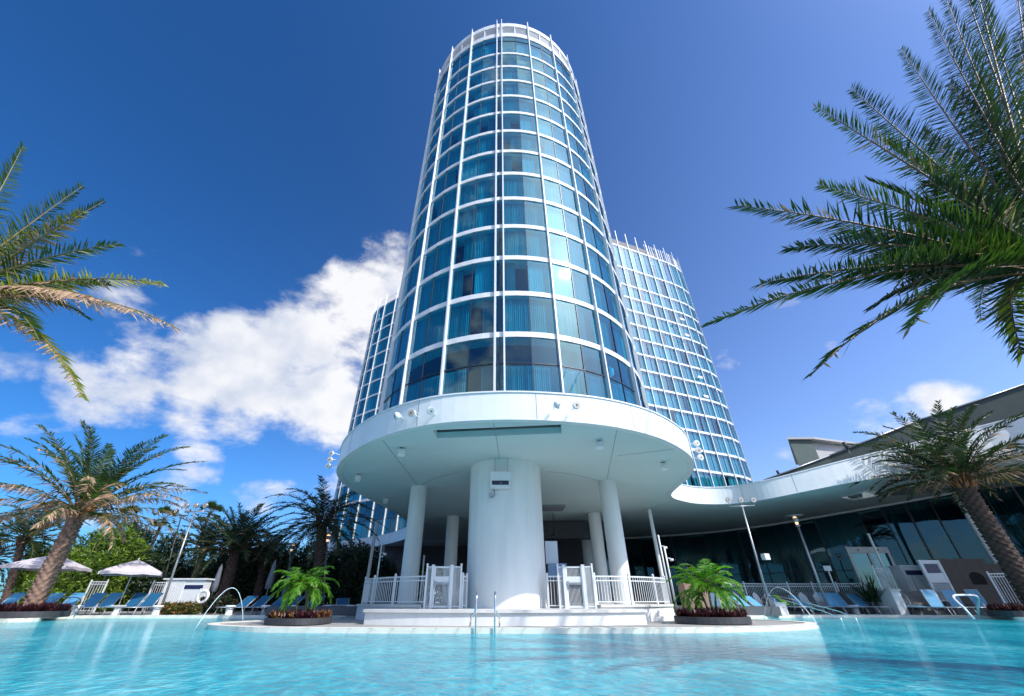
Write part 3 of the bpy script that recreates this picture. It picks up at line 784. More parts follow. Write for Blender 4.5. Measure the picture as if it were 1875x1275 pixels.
m = MB(); m.prism([(34.6, d - .3), (37.8, d - .35), (47.5, d + 2.5), (50, d + 10.3), (42.3, d + 10.3)], 16.953, 17.2); m.build('roof', GREY2, PV, world=True)
m = MB(); m.prism([(40.0, d - 1.4), (50.5, d + 1.6), (50.5, d + 5), (41.4, d + 5)], 15.35, 15.55); m.build('canopy', GREY2, PV, world=True)
for k in range(7):
    a = Vector((40.4 + k * 1.4, d - .9 + k * .42, 0)); t = Vector((1.4, .42, 0))
    m = MB(); c = a + t / 2; ang = math.atan2(.42, 1.4); L = t.length
    m.box((a.x, a.y, 12.6), (.12, .12, 5.4), ang); m.box((c.x, c.y, 14.6), (L, .07, .07), ang); m.box((c.x, c.y, 13.8), (L, .07, .07), ang)
    o_ = m.build('window', METALW, PV, world=True)
    m = MB(); m.box((c.x - 31, c.y - 45 + .05, 12.6 - TZ), (L - .08, .02, 5.3), ang); m.build('pane', GLASS_D, o_)
for i, (x, y, dd_, lb) in enumerate(((1428, 872, 31, 'small black lamp spike on the roof screen left of the pavilion'), (1552, 822, 24, 'small black lamp spike on the roof screen right of the pavilion'))):
    p = P(x, y, dd_); q = P(x - 5, y - 15, dd_)
    T = thing('roof_spotlight', p - Vector((0, 0, .6)), lb, 'spotlight')
    m = MB(); m.tube([p - Vector((0, 0, .9)), p], .03, 6); m.build('stem', DARKM, T, world=True)
    m = MB(); m.tube([p, p + Vector((-.05, 0, .42))], [.09, .11], 8); m.build('lamp_head', DARKM, T, world=True)

# ------------------------------------------------------------------ railings
def railing(name, pts, z0, h, label, cat='railing', group=None, gap=.115, post_gap=1.6, cap=True, mt=METALW, postmt=None):
    pts = [Vector((p[0], p[1], 0)) for p in pts]
    T = thing(name, (pts[0].x, pts[0].y, z0), label, cat, group)
    segs = [(pts[i], pts[i + 1]) for i in range(len(pts) - 1)]
    L = sum((b_ - a).length for a, b_ in segs)
    def at(s_):
        for a, b_ in segs:
            l = (b_ - a).length
            if s_ <= l + 1e-6: return a.lerp(b_, min(1, s_ / l)), (b_ - a).normalized()
            s_ -= l
        return segs[-1][1], (segs[-1][1] - segs[-1][0]).normalized()
    for nm, z, th_ in (('top_rail', h - .02, .045), ('middle_rail', h - .16, .035), ('bottom_rail', .09, .035)):
        m = MB()
        for a, b_ in segs:
            t = b_ - a; c = (a + b_) / 2
            m.box((c.x, c.y, z0 + z), (t.length, .035, th_), math.atan2(t.y, t.x))
        m.build(nm, mt, T, world=True)
    m = MB(); n = max(1, int(L / gap))
    for i in range(n + 1):
        p, t = at(L * i / n); m.box((p.x, p.y, z0 + h / 2 + .03), (.018, .018, h - .12), math.atan2(t.y, t.x))
    m.build('pickets', mt, T, world=True)
    n = max(1, round(L / post_gap))
    for i in range(n + 1):
        p, t = at(L * i / n); m = MB(); m.box((p.x, p.y, z0 + h / 2 + .02), (.07, .07, h + .04), math.atan2(t.y, t.x))
        if cap: m.lathe([(.045, 0), (.05, .03), (.03, .06), (.005, .07)], (p.x, p.y, z0 + h + .04), 8)
        m.build('post', mt, T, world=True)
    return T
rL = [p for p in offset(upL, -.0)]; rL = [(x * .985 + .05, y + .12) for x, y in upL[:-2]]
railing('terrace_railing', rL, .53, .93, 'white picket railing curving along the left side of the raised terrace', 'railing', 'white railings on the terrace')
rR = [(x - .08, y + .14) for x, y in upR[:-2]]
railing('terrace_railing', rR, .53, .93, 'white picket railing curving along the sunlit right side of the raised terrace', 'railing', 'white railings on the terrace')
railing('terrace_railing', [(-1.38, 17.35), (-1.25, 17.6)], .41, 1.05, 'short railing piece between left gate and big round column', 'railing', 'white railings on the terrace', post_gap=1)
railing('terrace_railing', [(1.85, 17.55), (2.55, 17.35)], .41, 1.05, 'short railing piece between big round column and right gate', 'railing', 'white railings on the terrace', post_gap=2)
def gate(x, y, rz, label):
    T = thing('terrace_gate', (x, y, .41), label, 'gate', 'white gates beside the big column', rz)
    def pst(px, py, h, s_=.09):
        m = MB(); m.box((px, py, h / 2), (s_, s_, h)); m.box((px, py, h + .015), (s_ + .02, s_ + .02, .03)); m.build('post', METALW, T)
    pst(-.75, .0, 1.42, .06); pst(-.52, -.02, 1.38, .10); pst(.20, -.02, 1.38, .12); pst(.55, 0, 1.42, .06)
    lf = MB()
    lf.box((-.16, 0, .06), (.6, .04, .06)); lf.box((-.16, 0, 1.33), (.6, .04, .05)); lf.box((-.16, 0, .92), (.6, .05, .2)); lf.box((-.44, 0, .7), (.05, .045, 1.3)); lf.box((.12, 0, .7), (.05, .045, 1.3))
    leaf = lf.build('gate_leaf', METALW, T)
    m = MB()
    for i in range(12): m.box((-.41 + i * .046, .0, .42), (.014, .014, .70)); m.box((-.41 + i * .046, 0, 1.17), (.014, .014, .3))
    m.build('pickets', METALW, leaf)
    m = MB(); m.box((-.16, -.06, .78), (.52, .05, .05)); m.box((-.40, -.06, .76), (.06, .06, .22)); m.build('push_bar', GALV, leaf)
    for xa, xb in ((-.72, -.58), (.28, .52)):
        m = MB(); k = int((xb - xa) / .03)
        for i in range(k + 1): m.box((xa + (xb - xa) * i / k, 0, .7), (.012, .012, 1.3))
        m.box(((xa + xb) / 2, 0, 1.34), (xb - xa, .03, .04)); m.box(((xa + xb) / 2, 0, .06), (xb - xa, .03, .04))
        m.build('mesh_screen', METALW, T)
gate(-2.0, 17.3, R(2), 'white gate with push bar left of the big round column')
gate(3.0, 17.3, R(-6), 'white gate with push bar right of the big round column')
railing('deck_fence', [(14.2, 29.2), (18, 30), (22, 29.9), (23.4, 29.4)], .25, 1.35, 'long white picket fence in front of the dark glass wall', 'fence')
railing('deck_fence', [(-27.6, 31), (-26.5, 31)], 0, 1.75, 'white fence among bamboo behind the left parasols', 'fence', gap=.16)
railing('deck_fence', [(-22.0, 29.2), (-19.6, 29.0), (-18.2, 28.0)], 0, 1.65, 'white fence curving in behind the floodlight mast on the left', 'fence', gap=.15)
railing('stair_fence', [(21.9, 26.4), (22.5, 27.1), (24.0, 27.9)], 1.2, 1.1, 'white fence on the low white wall beside the stairs', 'fence')
railing('corner_fence', [(26.5, 24.6), (29.5, 23.5)], .4, 1.5, 'bit of white fence behind the right palm trunk', 'fence')
m = MB(); 
# leaning folded rail panels against the column
T = thing('folded_panel', (-1.5, 17.8, .41), 'bundle of metal bars leaning against the big round column', 'metal bars')
for i in range(6):
    m = MB(); m.tube([(-2.05 + i * .07, 17.75, .42), (-1.36 + i * .015, 17.9, 1.25 - i * .02)], .014, 6); m.build('bar', GALV, T, world=True)

# ------------------------------------------------------------------ pool ladder, grab rails, water jets
T = thing('pool_ladder', (0, 13.3, 0), 'pair of chrome pool ladder rails in front of the big round column', 'pool ladder')
for s_, px in ((-1, 872), (1, 906)):
    x = GX(px, 13.3)
    bx_ = x - .16 if s_ < 0 else x + .12
    pts = [(x, 13.15, -.5), (x, 13.12, .3), (x + .01, 13.12, .72), (x + .01, 13.2, .84), (x, 13.34, .87), (x - .01, 13.46, .78), (x - .03, 13.55, .5), (x + s_ * .06, 13.6, .36), (bx_, 13.62, .30), (bx_ + s_ * .02, 13.62, .03)]
    m = MB(); m.tube(pts, .024, 10); m.build('handrail', CHROME, T, world=True)
    m = MB(); m.lathe([(.05, .025), (.05, .045), (.03, .05)], (bx_ + s_ * .02, 13.62, 0), 12); m.build('floor_flange', CHROME, T, world=True)
m = MB(); m.boxz(GX(872, 13.3), GX(906, 13.3), 13.1, 13.2, -.42, -.38); m.build('rung', CHROME, T, world=True)
def arch(name, x0, x1, d0, d1, h, label, r_=.024, mt=CHROME):
    T = thing(name, ((x0 + x1) / 2, d0, 0), label, 'handrail')
    pts = []
    for i in range(15):
        t = i / 14; a = math.pi * t
        k = abs(math.cos(a)) ** .6 * (1 if math.cos(a) > 0 else -1)
        pts.append(((x0 + x1) / 2 - (x1 - x0) / 2 * k, d0 + (d1 - d0) * t, max(-.1, h * math.sin(a) ** .55)))
    m = MB(); m.tube(pts, r_, 8); m.build('rail_tube', mt, T, world=True)
arch('pool_handrail', GX(73, 22.3), GX(148, 22.3), 22.6, 22.0, .80, 'chrome handrail arch in front of the left blue loungers', .022)
arch('pool_handrail', GX(1746, 21), GX(1818, 22.3), 20.2, 23.0, .88, 'thick white handrail arch in front of the right blue loungers', .045, METALW)
for px, lb in ((1430, 'left one of two sloping chrome handrails entering the pool by the green towel'), (1455, 'right one of two sloping chrome handrails entering the pool by the green towel')):
    T = thing('pool_handrail', (GX(px, 23), 23, 0), lb, 'handrail')
    x = GX(px, 24)
    m = MB(); m.tube([(x - .1, 25.3, .02), (x - .08, 25.2, .75), (x, 24.9, .86), (x + .25, 23.9, .70), (x + .95, 22.2, .25), (x + 1.2, 21.6, .02), (x + 1.22, 21.5, -.3)], .024, 8); m.build('rail_tube', CHROME, T, world=True)
WJ = mat('water_jet', (.75, .85, .9), (.6, .75, .85), scale=12, rough=.1)
def jet(a, b_, h, label, r_=.008):
    T = thing('water_jet', (a[0], a[1], -.1), label, 'water jet')
    pts = []
    for i in range(25):
        t = i / 24; s_ = (1 - (2 * t - 1) ** 2)
        pts.append((a[0] + (b_[0] - a[0]) * t + rnd.uniform(-.006, .006), a[1] + (b_[1] - a[1]) * t, a[2] + (b_[2] - a[2]) * t + h * s_))
    m = MB(); m.tube(pts, [r_ * (1 + .5 * i / 24) * rnd.uniform(.7, 1.2) for i in range(25)], 6); m.build('stream', WJ, T, world=True)
jet((GX(450, 15.6), 15.6, .02), (GX(384, 15.2), 14.7, -.1), 1.05, 'thin arching water jet beside the planter on the left peninsula')
jet((GX(1404, 17.5), 17.8, .02), (GX(1478, 16), 15.6, -.1), 1.1, 'thin arching water jet over the tip of the right peninsula')

# ------------------------------------------------------------------ lounge chairs and side tables
def lounger_parts(T, ang, sling):
    L, W = 1.9, .72; hz = .36; back = .82
    m = MB()
    for sx in (-1, 1):
        m.tube([(sx * W / 2, -1.15, hz), (sx * W / 2, .1, hz), (sx * W / 2, .75, hz)], .022, 6)
    for y in (-1.15, .1, .75): m.tube([(-W / 2, y, hz), (W / 2, y, hz)], .02, 6)
    m.build('frame', FRAME, T)
    for sx in (-1, 1):
        for y, dy in ((-1.0, -.12), (.55, .10)):
            m = MB(); m.tube([(sx * W / 2, y, hz), (sx * (W / 2 + .02), y + dy, 0)], .02, 6); m.build('leg', FRAME, T)
    n = 14
    m = MB()
    for i in range(n):
        y0, y1 = -1.13 + (1.2) * i / n, -1.13 + 1.2 * (i + .82) / n
        m.boxz(-W / 2 + .02, W / 2 - .02, y0, y1, hz + .004, hz + .022)
    m.build('seat', sling, T)
    m = MB(); c, s_ = math.cos(ang), math.sin(ang)
    M = Matrix.Rotation(ang, 3, 'X')
    for i in range(n):
        q = (i + .5) / n * back
        m.box((0, .1 + q * c, hz + .02 + q * s_), (W - .04, back / n * .86, .016), M=M)
    b_ = m.build('backrest', sling, T)
    m = MB()
    for sx in (-1, 1): m.tube([(sx * W / 2, .1, hz), (sx * W / 2, .1 + back * c, hz + back * s_)], .02, 6)
    m.tube([(-W / 2, .1 + back * c, hz + back * s_), (W / 2, .1 + back * c, hz + back * s_)], .02, 6)
    m.build('back_frame', FRAME, b_)
LT = {}
def lounger(px, d, rz, label, group, ang=R(42), sling=SLING, z=0.0):
    key = (round(ang, 2), sling.name)
    if key not in LT:
        T = thing('sun_lounger', (0, 0, 0), '', 'sun lounger'); lounger_parts(T, ang, sling); LT[key] = T
    else: T = copy_tree(LT[key])
    T.location = (GX(px, d), d, z); T.rotation_euler = (0, 0, rz); tag(T, label, 'sun lounger', group)
    return T
gL, gM, gR = 'blue sun loungers in the left row', 'blue sun loungers in the shaded middle row', 'blue sun loungers in the right row'
lounger(-4, 25.6, R(2), 'blue lounger cut off at the left photo edge behind the palm trunk', gL, R(52))
lounger(70, 26.0, R(2), 'blue lounger just right of the leaning palm trunk', gL, R(52))
lounger(110, 25.9, R(2), 'blue lounger left of the leftmost white stool', gL, R(52))
lounger(151, 25.9, R(2), 'blue lounger immediately right of the leftmost white stool', gL, R(52))
lounger(182, 25.9, R(2), 'blue lounger immediately left of the second white stool', gL, R(52))
lounger(230, 26.0, R(2), 'shaded blue lounger immediately right of the second white stool', gL, R(52), SLING_SHADED)
lounger(258, 26.0, R(2), 'shaded blue lounger left of the white round pedestal by the mast', gL, R(52), SLING_SHADED)
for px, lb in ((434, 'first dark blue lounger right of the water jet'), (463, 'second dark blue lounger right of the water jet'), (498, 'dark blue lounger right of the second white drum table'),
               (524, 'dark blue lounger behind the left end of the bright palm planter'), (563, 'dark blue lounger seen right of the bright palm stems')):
    lounger(px, 26.2, R(-18), lb, gM, R(38), SLING_SHADED)
lounger(624, 28.5, R(20), 'dark lounger at the shaded table left of the terrace', gM, R(30), SLING_SHADED)
for px, d, rz, a, sl, lb in ((1319, 27.2, 4, 55, SLING_SHADED, 'dark blue lounger just right of the tan cabinet behind bright palm'), (1341, 27.3, 4, 55, SLING_SHADED, 'second dark blue lounger behind the drooping bright palm leaf'),
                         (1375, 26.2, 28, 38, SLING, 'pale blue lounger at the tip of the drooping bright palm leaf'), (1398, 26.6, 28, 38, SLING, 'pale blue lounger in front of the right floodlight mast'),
                         (1446, 27.2, 24, 38, SLING, 'blue lounger with a bright green towel on it'), (1484, 27.4, 24, 38, SLING, 'blue lounger right of the one with green towel'),
                         (1535, 27.4, 4, 55, SLING, 'upright blue lounger right of the path lamp pole'), (1552, 27.7, 4, 55, SLING, 'upright blue lounger left of the small round table'),
                         (1591, 27.4, 8, 48, SLING, 'blue lounger between small round table and the stair wall'),
                         (1727, 25.6, 0, 78, SLING, 'blue lounger with upright back in front of the white panel'), (1766, 25.6, 0, 78, SLING, 'blue lounger framed by the white handrail arch'),
                         (1811, 25.4, 0, 78, SLING, 'blue lounger under the right end of the white handrail arch')):
    lounger(px, d, R(rz), lb, gR, R(a), sl)
lounger(1695, 25.6, 0, 'flat blue lounger at the foot of the stairs', gR, R(4), SLING)
lounger(1851, 24.8, R(-20), 'flat blue lounger beside the right palm planter', gR, R(4), SLING)
TW = thing('towel', (GX(1452, 27), 27.2, .4), 'bright green towel hanging over a blue lounger', 'towel')
m = MB(); a = TW.location; M = Matrix.Rotation(R(24), 3, 'Z')
pts = [Vector((-.05, -.55 + .16 * i, .02 + (.0 if i < 4 else (i - 4) * .125))) for i in range(9)]
for i in range(8):
    p, q = pts[i], pts[i + 1]; ww = Vector((.42 + .02 * (i % 2), 0, .012 * (i % 3)))
    up = Vector((0, 0, .02))
    m.add([M @ (p + up), M @ (p + ww + up), M @ (q + ww + up), M @ (q + up)], ((0, 1, 2, 3),))
m.build('cloth', GREENT, TW)

def stool(px, d, label, kind=0, group='white stools between the loungers'):
    prof = [(.17, 0), (.185, .02), (.15, .15), (.13, .26), (.16, .38), (.20, .42), (.20, .46)] if kind == 0 else [(.19, 0), (.17, .1), (.17, .3), (.21, .38), (.22, .44), (.20, .46)]
    T = thing('side_stool', (GX(px, d), d, 0), label, 'side stool', group)
    if kind == 0:
        m = MB(); m.lathe([(.20, 0), (.205, .02), (.16, .14), (.135, .24), (.15, .34), (.175, .40)], (0, 0, 0), 20); m.build('body', PLASTIC, T)
        m = MB(); m.box((0, 0, .425), (.46, .46, .05)); m.build('top', PLASTIC, T)
    else:
        m = MB(); m.lathe([(.19, 0), (.18, .03), (.165, .16), (.175, .30), (.20, .36)], (0, 0, 0), 20); m.build('body', PLASTIC, T)
        m = MB(); m.lathe([(.23, .36), (.25, .38), (.25, .43), (.22, .45)], (0, 0, 0), 20); m.build('top', PLASTIC, T)
        m = MB(); m.lathe([(.212, .27), (.218, .29), (.212, .31)], (0, 0, 0), 20, cap=False); m.build('rim_band', GALV, T)
stool(132, 25.0, 'leftmost white hourglass stool between blue loungers'); stool(211, 25.0, 'white hourglass stool holding the right open parasol pole')
stool(284, 25.2, 'white round pedestal table at the foot of the left mast', 1); stool(418, 25.2, 'white drum table just right of the water jet spray', 1)
stool(483, 26.0, 'white drum table between the two pairs of dark loungers', 1); stool(533, 26.0, 'white drum table behind the bright palm planter', 1)
stool(598, 27.0, 'white stool left of the shaded table set'); stool(641, 26.6, 'white hourglass stool just left of the raised terrace')
stool(1355, 27.0, 'white stool left of the pale blue loungers'); stool(1569, 27.2, 'small round pedestal table between upright blue loungers', 1)
# white plastic tub table
T = thing('tub_table', (GX(1430, 26.6), 26.6, 0), 'white square tub table beside the right floodlight mast', 'tub table')
m = MB(); m.box((0, 0, .27), (.62, .5, .54)); m.build('body', PLASTIC, T); m = MB(); m.box((0, 0, .555), (.70, .56, .03)); m.build('top', PLASTIC, T)
def adirondack(px, d, rz, label):
    T = thing('adirondack_chair', (GX(px, d), d, 0), label, 'garden chair', 'white slatted garden chairs by the fence', R(rz))
    m = MB()
    for i in range(7):
        x = -.24 + i * .08; m.box((x, .28, .72 - abs(i - 3) * .03), (.07, .02, .85 - abs(i - 3) * .06), M=Matrix.Rotation(R(-22), 3, 'X'))
    m.build('backrest', PLASTIC, T)
    m = MB()
    for i in range(6): m.box((0, -.3 + i * .09, .36 - i * .015), (.52, .08, .02))
    m.build('seat', PLASTIC, T)
    for s_ in (-1, 1):
        m = MB(); m.box((s_ * .33, -.05, .58), (.12, .7, .025)); m.build('armrest', PLASTIC, T)
        m = MB(); m.box((s_ * .30, -.34, .29), (.05, .09, .57)); m.build('leg', PLASTIC, T)
        m = MB(); m.box((s_ * .28, .25, .22), (.04, .5, .09), M=Matrix.Rotation(R(-20), 3, 'X')); m.build('leg', PLASTIC, T)
adirondack(1366, 28.3, 25, 'white garden chair behind the pale blue loungers'); adirondack(1405, 28.2, 30, 'white garden chair left of the right floodlight mast')
adirondack(1425, 28.6, 10, 'white garden chair right of the right floodlight mast'); adirondack(1490, 28.6, 10, 'white garden chair left of the path lamp pole'); adirondack(1516, 28.4, -8, 'white garden chair right of the path lamp pole')

# ------------------------------------------------------------------ parasols
def parasol(px, d, z, w_, label, rz):
    T = thing('parasol', (GX(px, d), d, 0), label, 'parasol', 'open parasols over the left loungers', rz)
    m = MB(); m.tube([(0, 0, 0), (0, 0, z + .55)], .025, 8); m.build('pole', METALW, T)
    m = MB(); m.lathe([(.25, 0), (.25, .05), (.05, .08), (.05, .3)], (0, 0, 0), 16); m.build('base', GALV, T)
    n = 8; m = MB(); R_ = w_ / 2
    ring0 = [Vector((0, 0, z + .62))] * n
    rings = [ring0]
    for k in range(1, 6):
        t = k / 5; rr_ = []
        for i in range(n * 4):
            a = 2 * math.pi * i / (n * 4) + math.pi / 8
            sc_ = 1 / max(abs(math.cos(a)), abs(math.sin(a)))
            sag = .05 * math.sin(math.pi * (i % 4) / 4) * t
            rr_.append(Vector((math.cos(a) * sc_ * R_ * t, math.sin(a) * sc_ * R_ * t, z + .62 - .62 * t ** 1.15 - sag)))
        rings.append(rr_)
    top = rings[1]
    N = n * 4
    V = [Vector((0, 0, z + .62))]; fs_ = []
    for rr_ in rings[1:]: V += rr_
    for i in range(N): fs_.append((0, 1 + i, 1 + (i + 1) % N))
    for k in range(4):
        for i in range(N):
            a = 1 + k * N + i; b_ = 1 + k * N + (i + 1) % N; fs_.append((a, a + N, b_ + N, b_))
    L0 = len(V)
    V += [v + Vector((0, 0, -.14)) for v in rings[5]]
    for i in range(N): a = 1 + 4 * N + i; b_ = 1 + 4 * N + (i + 1) % N; fs_.append((a, L0 + i, L0 + (i + 1) % N, b_))
    m.add(V, fs_); can = m.build('canopy', CANVAS, T)
    m = MB(); m.lathe([(.02, z + .6), (.03, z + .66), (.01, z + .74)], (0, 0, 0), 8); m.build('finial', METALW, can)
    for i in range(8):
        a = math.pi / 4 * i; sc_ = 1 / max(abs(math.cos(a)), abs(math.sin(a)))
        m = MB(); m.tube([(0, 0, z + .5), (math.cos(a) * sc_ * R_ * .97, math.sin(a) * sc_ * R_ * .97, z - .06)], .012, 5); m.build('rib', METALW, T)
parasol(44, 26.6, 2.35, 3.0, 'open pale parasol behind the leaning palm trunk', R(20))
parasol(210, 26.2, 2.05, 2.75, 'open pale parasol over the stool between blue loungers', R(35))
def furled(px, d, z, label):
    T = thing('furled_parasol', (GX(px, d), d, 0), label, 'parasol', 'folded parasols in the shade')
    m = MB(); m.tube([(0, 0, 0), (0, 0, z + .1)], .025, 6); m.build('pole', GALV, T)
    m = MB(); N = 16; prof = [(.05, z), (.09, z - .15), (.13, z - .6), (.17, z - 1.1), (.16, z - 1.45), (.10, z - 1.5)]
    base = len(m.v)
    m.smooth = True
    for r_, zz in prof:
        for i in range(N):
            a = 2 * math.pi * i / N; q = r_ * (1.25 if i % 2 else .75); m.v.append((q * math.cos(a), q * math.sin(a), zz))
    for k in range(len(prof) - 1):
        for i in range(N): a, b_ = k * N + i, k * N + (i + 1) % N; m.face((a, b_, b_ + N, a + N))
    m.build('folded_canvas', CANVASB, T)
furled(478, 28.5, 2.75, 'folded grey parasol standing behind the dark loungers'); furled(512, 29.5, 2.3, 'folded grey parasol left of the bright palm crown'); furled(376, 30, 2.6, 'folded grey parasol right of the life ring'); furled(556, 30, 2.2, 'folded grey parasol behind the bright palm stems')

# ------------------------------------------------------------------ lamps
def flood_head(T, p, aim, s_=1.0, body=GALV, nm='floodlight_head'):
    aim = Vector(aim).normalized(); p = Vector(p)
    m = MB(); m.tube([p - aim * .13 * s_, p - aim * .10 * s_, p - aim * .02 * s_, p + aim * .09 * s_], [.05 * s_, .11 * s_, .15 * s_, .165 * s_], 16)
    o_ = m.build(nm, body, T, world=True)
    m = MB(); c = p + aim * .093 * s_ - T.location
    m.tube([c, c + aim * .01], .135 * s_, 16); m.build('lens', LENS, o_)
    m.__init__(); m.tube([c + aim * .012, c + aim * .02], .045 * s_, 10); m.build('bulb', ORANGE, o_)
def mast(px, d, h, label, lean=(0, 0), arms=True, mt=GALV, hr=.075, heads=3, span=.75, body=GALV, z0=0.0):
    x = GX(px, d); T = thing('floodlight_mast', (x, d, z0), label, 'floodlight mast', 'floodlight masts around the pool')
    top = Vector((x + lean[0], d + lean[1], h))
    m = MB(); m.tube([(x, d, z0), top], [hr, hr * .6], 10); m.build('pole', mt, T, world=True)
    m = MB(); m.lathe([(.16, z0), (.16, z0 + .03), (.1, z0 + .05)], (x, d, 0), 12); m.build('base_plate', mt, T, world=True)
    if heads:
        m = MB(); m.tube([top + Vector((-span, 0, .0)), top + Vector((span, 0, .06))], .035, 8); m.build('cross_arm', mt, T, world=True)
        for i in range(heads):
            q = top + Vector((-span + 2 * span * i / max(1, heads - 1), 0, .10))
            m = MB(); m.tube([q - Vector((0, 0, .08)), q + Vector((0, 0, .12))], .022, 6); m.build('bracket', mt, T, world=True)
            flood_head(T, q + Vector((0, -.05, .28)), (-.15, -1, -.15), 1.0, body)
    return T
m1 = P(1359, 928, 25.1); mast(1414, 25.1, m1.z, 'tall floodlight mast with three lamps in front of the right wing', (m1.x - GX(1414, 25.1), 0))
m2 = P(356, 938, 26.4); mast(291, 26.4, m2.z, 'tall grey floodlight mast with three lamps on the left', (m2.x - GX(291, 26.4), 0), span=.6)
m3 = P(332, 945, 34); mast(283, 34, m3.z, 'dark lamp mast behind the left floodlight mast', (m3.x - GX(283, 34), 0), mt=DARKM, body=DARKM, heads=2, span=.5)
m4 = P(585, 953, 33); mast(567, 33, m4.z, 'thin mast with empty cross arm beside the shaded palm', (m4.x - GX(567, 33), 0), heads=2, span=.45, body=DARKM)
T = thing('mast_speaker', (P(1396, 1020, 25.0)), 'small white speaker box on the right floodlight mast', 'speaker')
m = MB(); m.box((.12, -.1, 0), (.34, .26, .30), .3); m.build('case', PLASTIC, T); m = MB(); m.box((-.02, 0, 0), (.1, .06, .1)); m.build('clamp', GALV, T)
def path_lamp(px_b, px_t, py_t, d, label, s_=1.0):
    t = P(px_t, py_t, d); x = t.x; T = thing('path_lamp', (x, d, 0), label, 'path lamp', 'disc topped path lamps')
    m = MB(); m.tube([(GX(px_b, d), d, 0), (x, d, t.z - .65 * s_)], [.085, .06], 10); m.build('pole', GALV, T, world=True)
    m = MB(); m.lathe([(.12 * s_, -.62 * s_), (.13 * s_, -.6 * s_), (.13 * s_, -.52 * s_), (.06 * s_, -.5 * s_)], t, 14); m.build('collar', GALV, T, world=True)
    m = MB(); m.lathe([(.06 * s_, -.50 * s_), (.09 * s_, -.42 * s_), (.07 * s_, -.36 * s_)], t, 14); m.build('lamp', LAMPW, T, world=True)
    m = MB(); m.lathe([(.17 * s_, -.36 * s_), (.17 * s_, -.14 * s_)], t, 14); m.build('shroud', GALV, T, world=True)
    m = MB(); m.lathe([(.13 * s_, -.13 * s_), (.05 * s_, -.05 * s_)], t, 14); m.build('reflector', LAMPW, T, world=True)
    m = MB(); m.lathe([(.10 * s_, -.04 * s_), (.48 * s_, -.01 * s_), (.48 * s_, .015 * s_), (.1 * s_, .05 * s_)], t, 28); m.build('disc_shade', GALV, T, world=True)
path_lamp(1521, 1454, 945, 26.5, 'grey path lamp with flat disc shade before the dark glass wall')
path_lamp(518, 537, 996, 33, 'lit path lamp with disc shade among shaded palms, left of the other')
path_lamp(590, 602, 978, 31, 'lit path lamp with disc shade in front of the left glass tower base')
def pole_cam(x0, y0, y1, d, label, camy=None):
    t = P(x0, y0, d); T = thing('camera_pole', (t.x, d, .4), label, 'pole', 'thin poles at the terrace edge')
    m = MB(); m.tube([(t.x, d, .4), t], .045, 8); m.build('pole', METALW, T, world=True)
    if camy:
        q = P(x0, camy, d); m = MB(); m.tube([(t.x, d, q.z), (t.x + .2, d - .02, q.z - .02)], .02, 6); m.lathe([(.02, 0), (.09, .02), (.09, .10), (.02, .12)], (t.x + .24, d - .02, q.z - .14), 12); m.build('security_camera', PLASTIC, T, world=True)
pole_cam(700, 992, 1060, 23.5, 'thin white pole with camera left of the terrace', 1012)
pole_cam(1205, 980, 1055, 22.5, 'thin white pole leaning in front of the slim column', 1000)
pole_cam(1216, 1002, 1060, 22.0, 'thin white pole right of the slim column', 1022)
pole_cam(777, 1017, 1040, 26, 'short white pole behind the left gate')

# floodlights on the canopy fascia
def fascia_lamp(x, y, d, n_, aim, label, heads=1):
    p = P(x, y, d); n_ = Vector(n_).normalized()
    T = thing('fascia_floodlight', p, label, 'floodlight', 'white floodlights around the disc canopy')
    wall = p - n_ * .42
    if heads == 1:
        m = MB(); m.tube([wall, p - Vector(aim).normalized() * .1], .018, 6); m.tube([wall + Vector((0, 0, .1)), p + Vector((0, 0, .14))], .010, 6); m.build('bracket', PLASTIC, T, world=True)
        flood_head(T, p, aim, .9, PLASTIC)
    else:
        m = MB()
        for s_ in (-1, 1): m.tube([wall + Vector((0, 0, .25 * s_)), p + Vector((0, 0, .38 * s_)), p + n_ * .12 + Vector((0, 0, .3 * s_))], .016, 6)
        m.tube([wall, p], .02, 6); m.tube([p + Vector((0, 0, -.38)), p + Vector((0, 0, .38))], .018, 6); m.build('bracket', PLASTIC, T, world=True)
        for k in range(heads): flood_head(T, p + Vector((0, 0, .32 - .32 * k)), aim if k % 2 == 0 else (aim[0], aim[1] - .6, -.4), .82, PLASTIC)
fascia_lamp(727, 762, 13.35, (-.45, -.9, 0), (-.9, -.35, -.3), 'leftmost white floodlight on the canopy front')
fascia_lamp(755, 757, 13.0, (-.40, -.9, 0), (-.25, -1, -.25), 'middle white floodlight of the left trio on the canopy front')
fascia_lamp(788, 752, 12.7, (-.3, -.95, 0), (.5, -.6, -.45), 'right white floodlight of the left trio on the canopy front')
fascia_lamp(1020, 741, 12.25, (.15, -1, 0), (.9, -.25, -.2), 'white floodlight casting a long shadow on the canopy front')
fascia_lamp(1055, 743, 12.35, (.22, -1, 0), (.15, -1, -.2), 'white ringed floodlight facing out on the right of canopy front')
fascia_lamp(605, 842, 19.8, (-1, -.05, 0), (-.35, -1, -.15), 'cluster of three white floodlights on left rim of the disc', 3)
fascia_lamp(1278, 825, 17.2, (1, -.2, 0), (.25, -1, -.15), 'cluster of three white floodlights on right rim of the disc', 3)
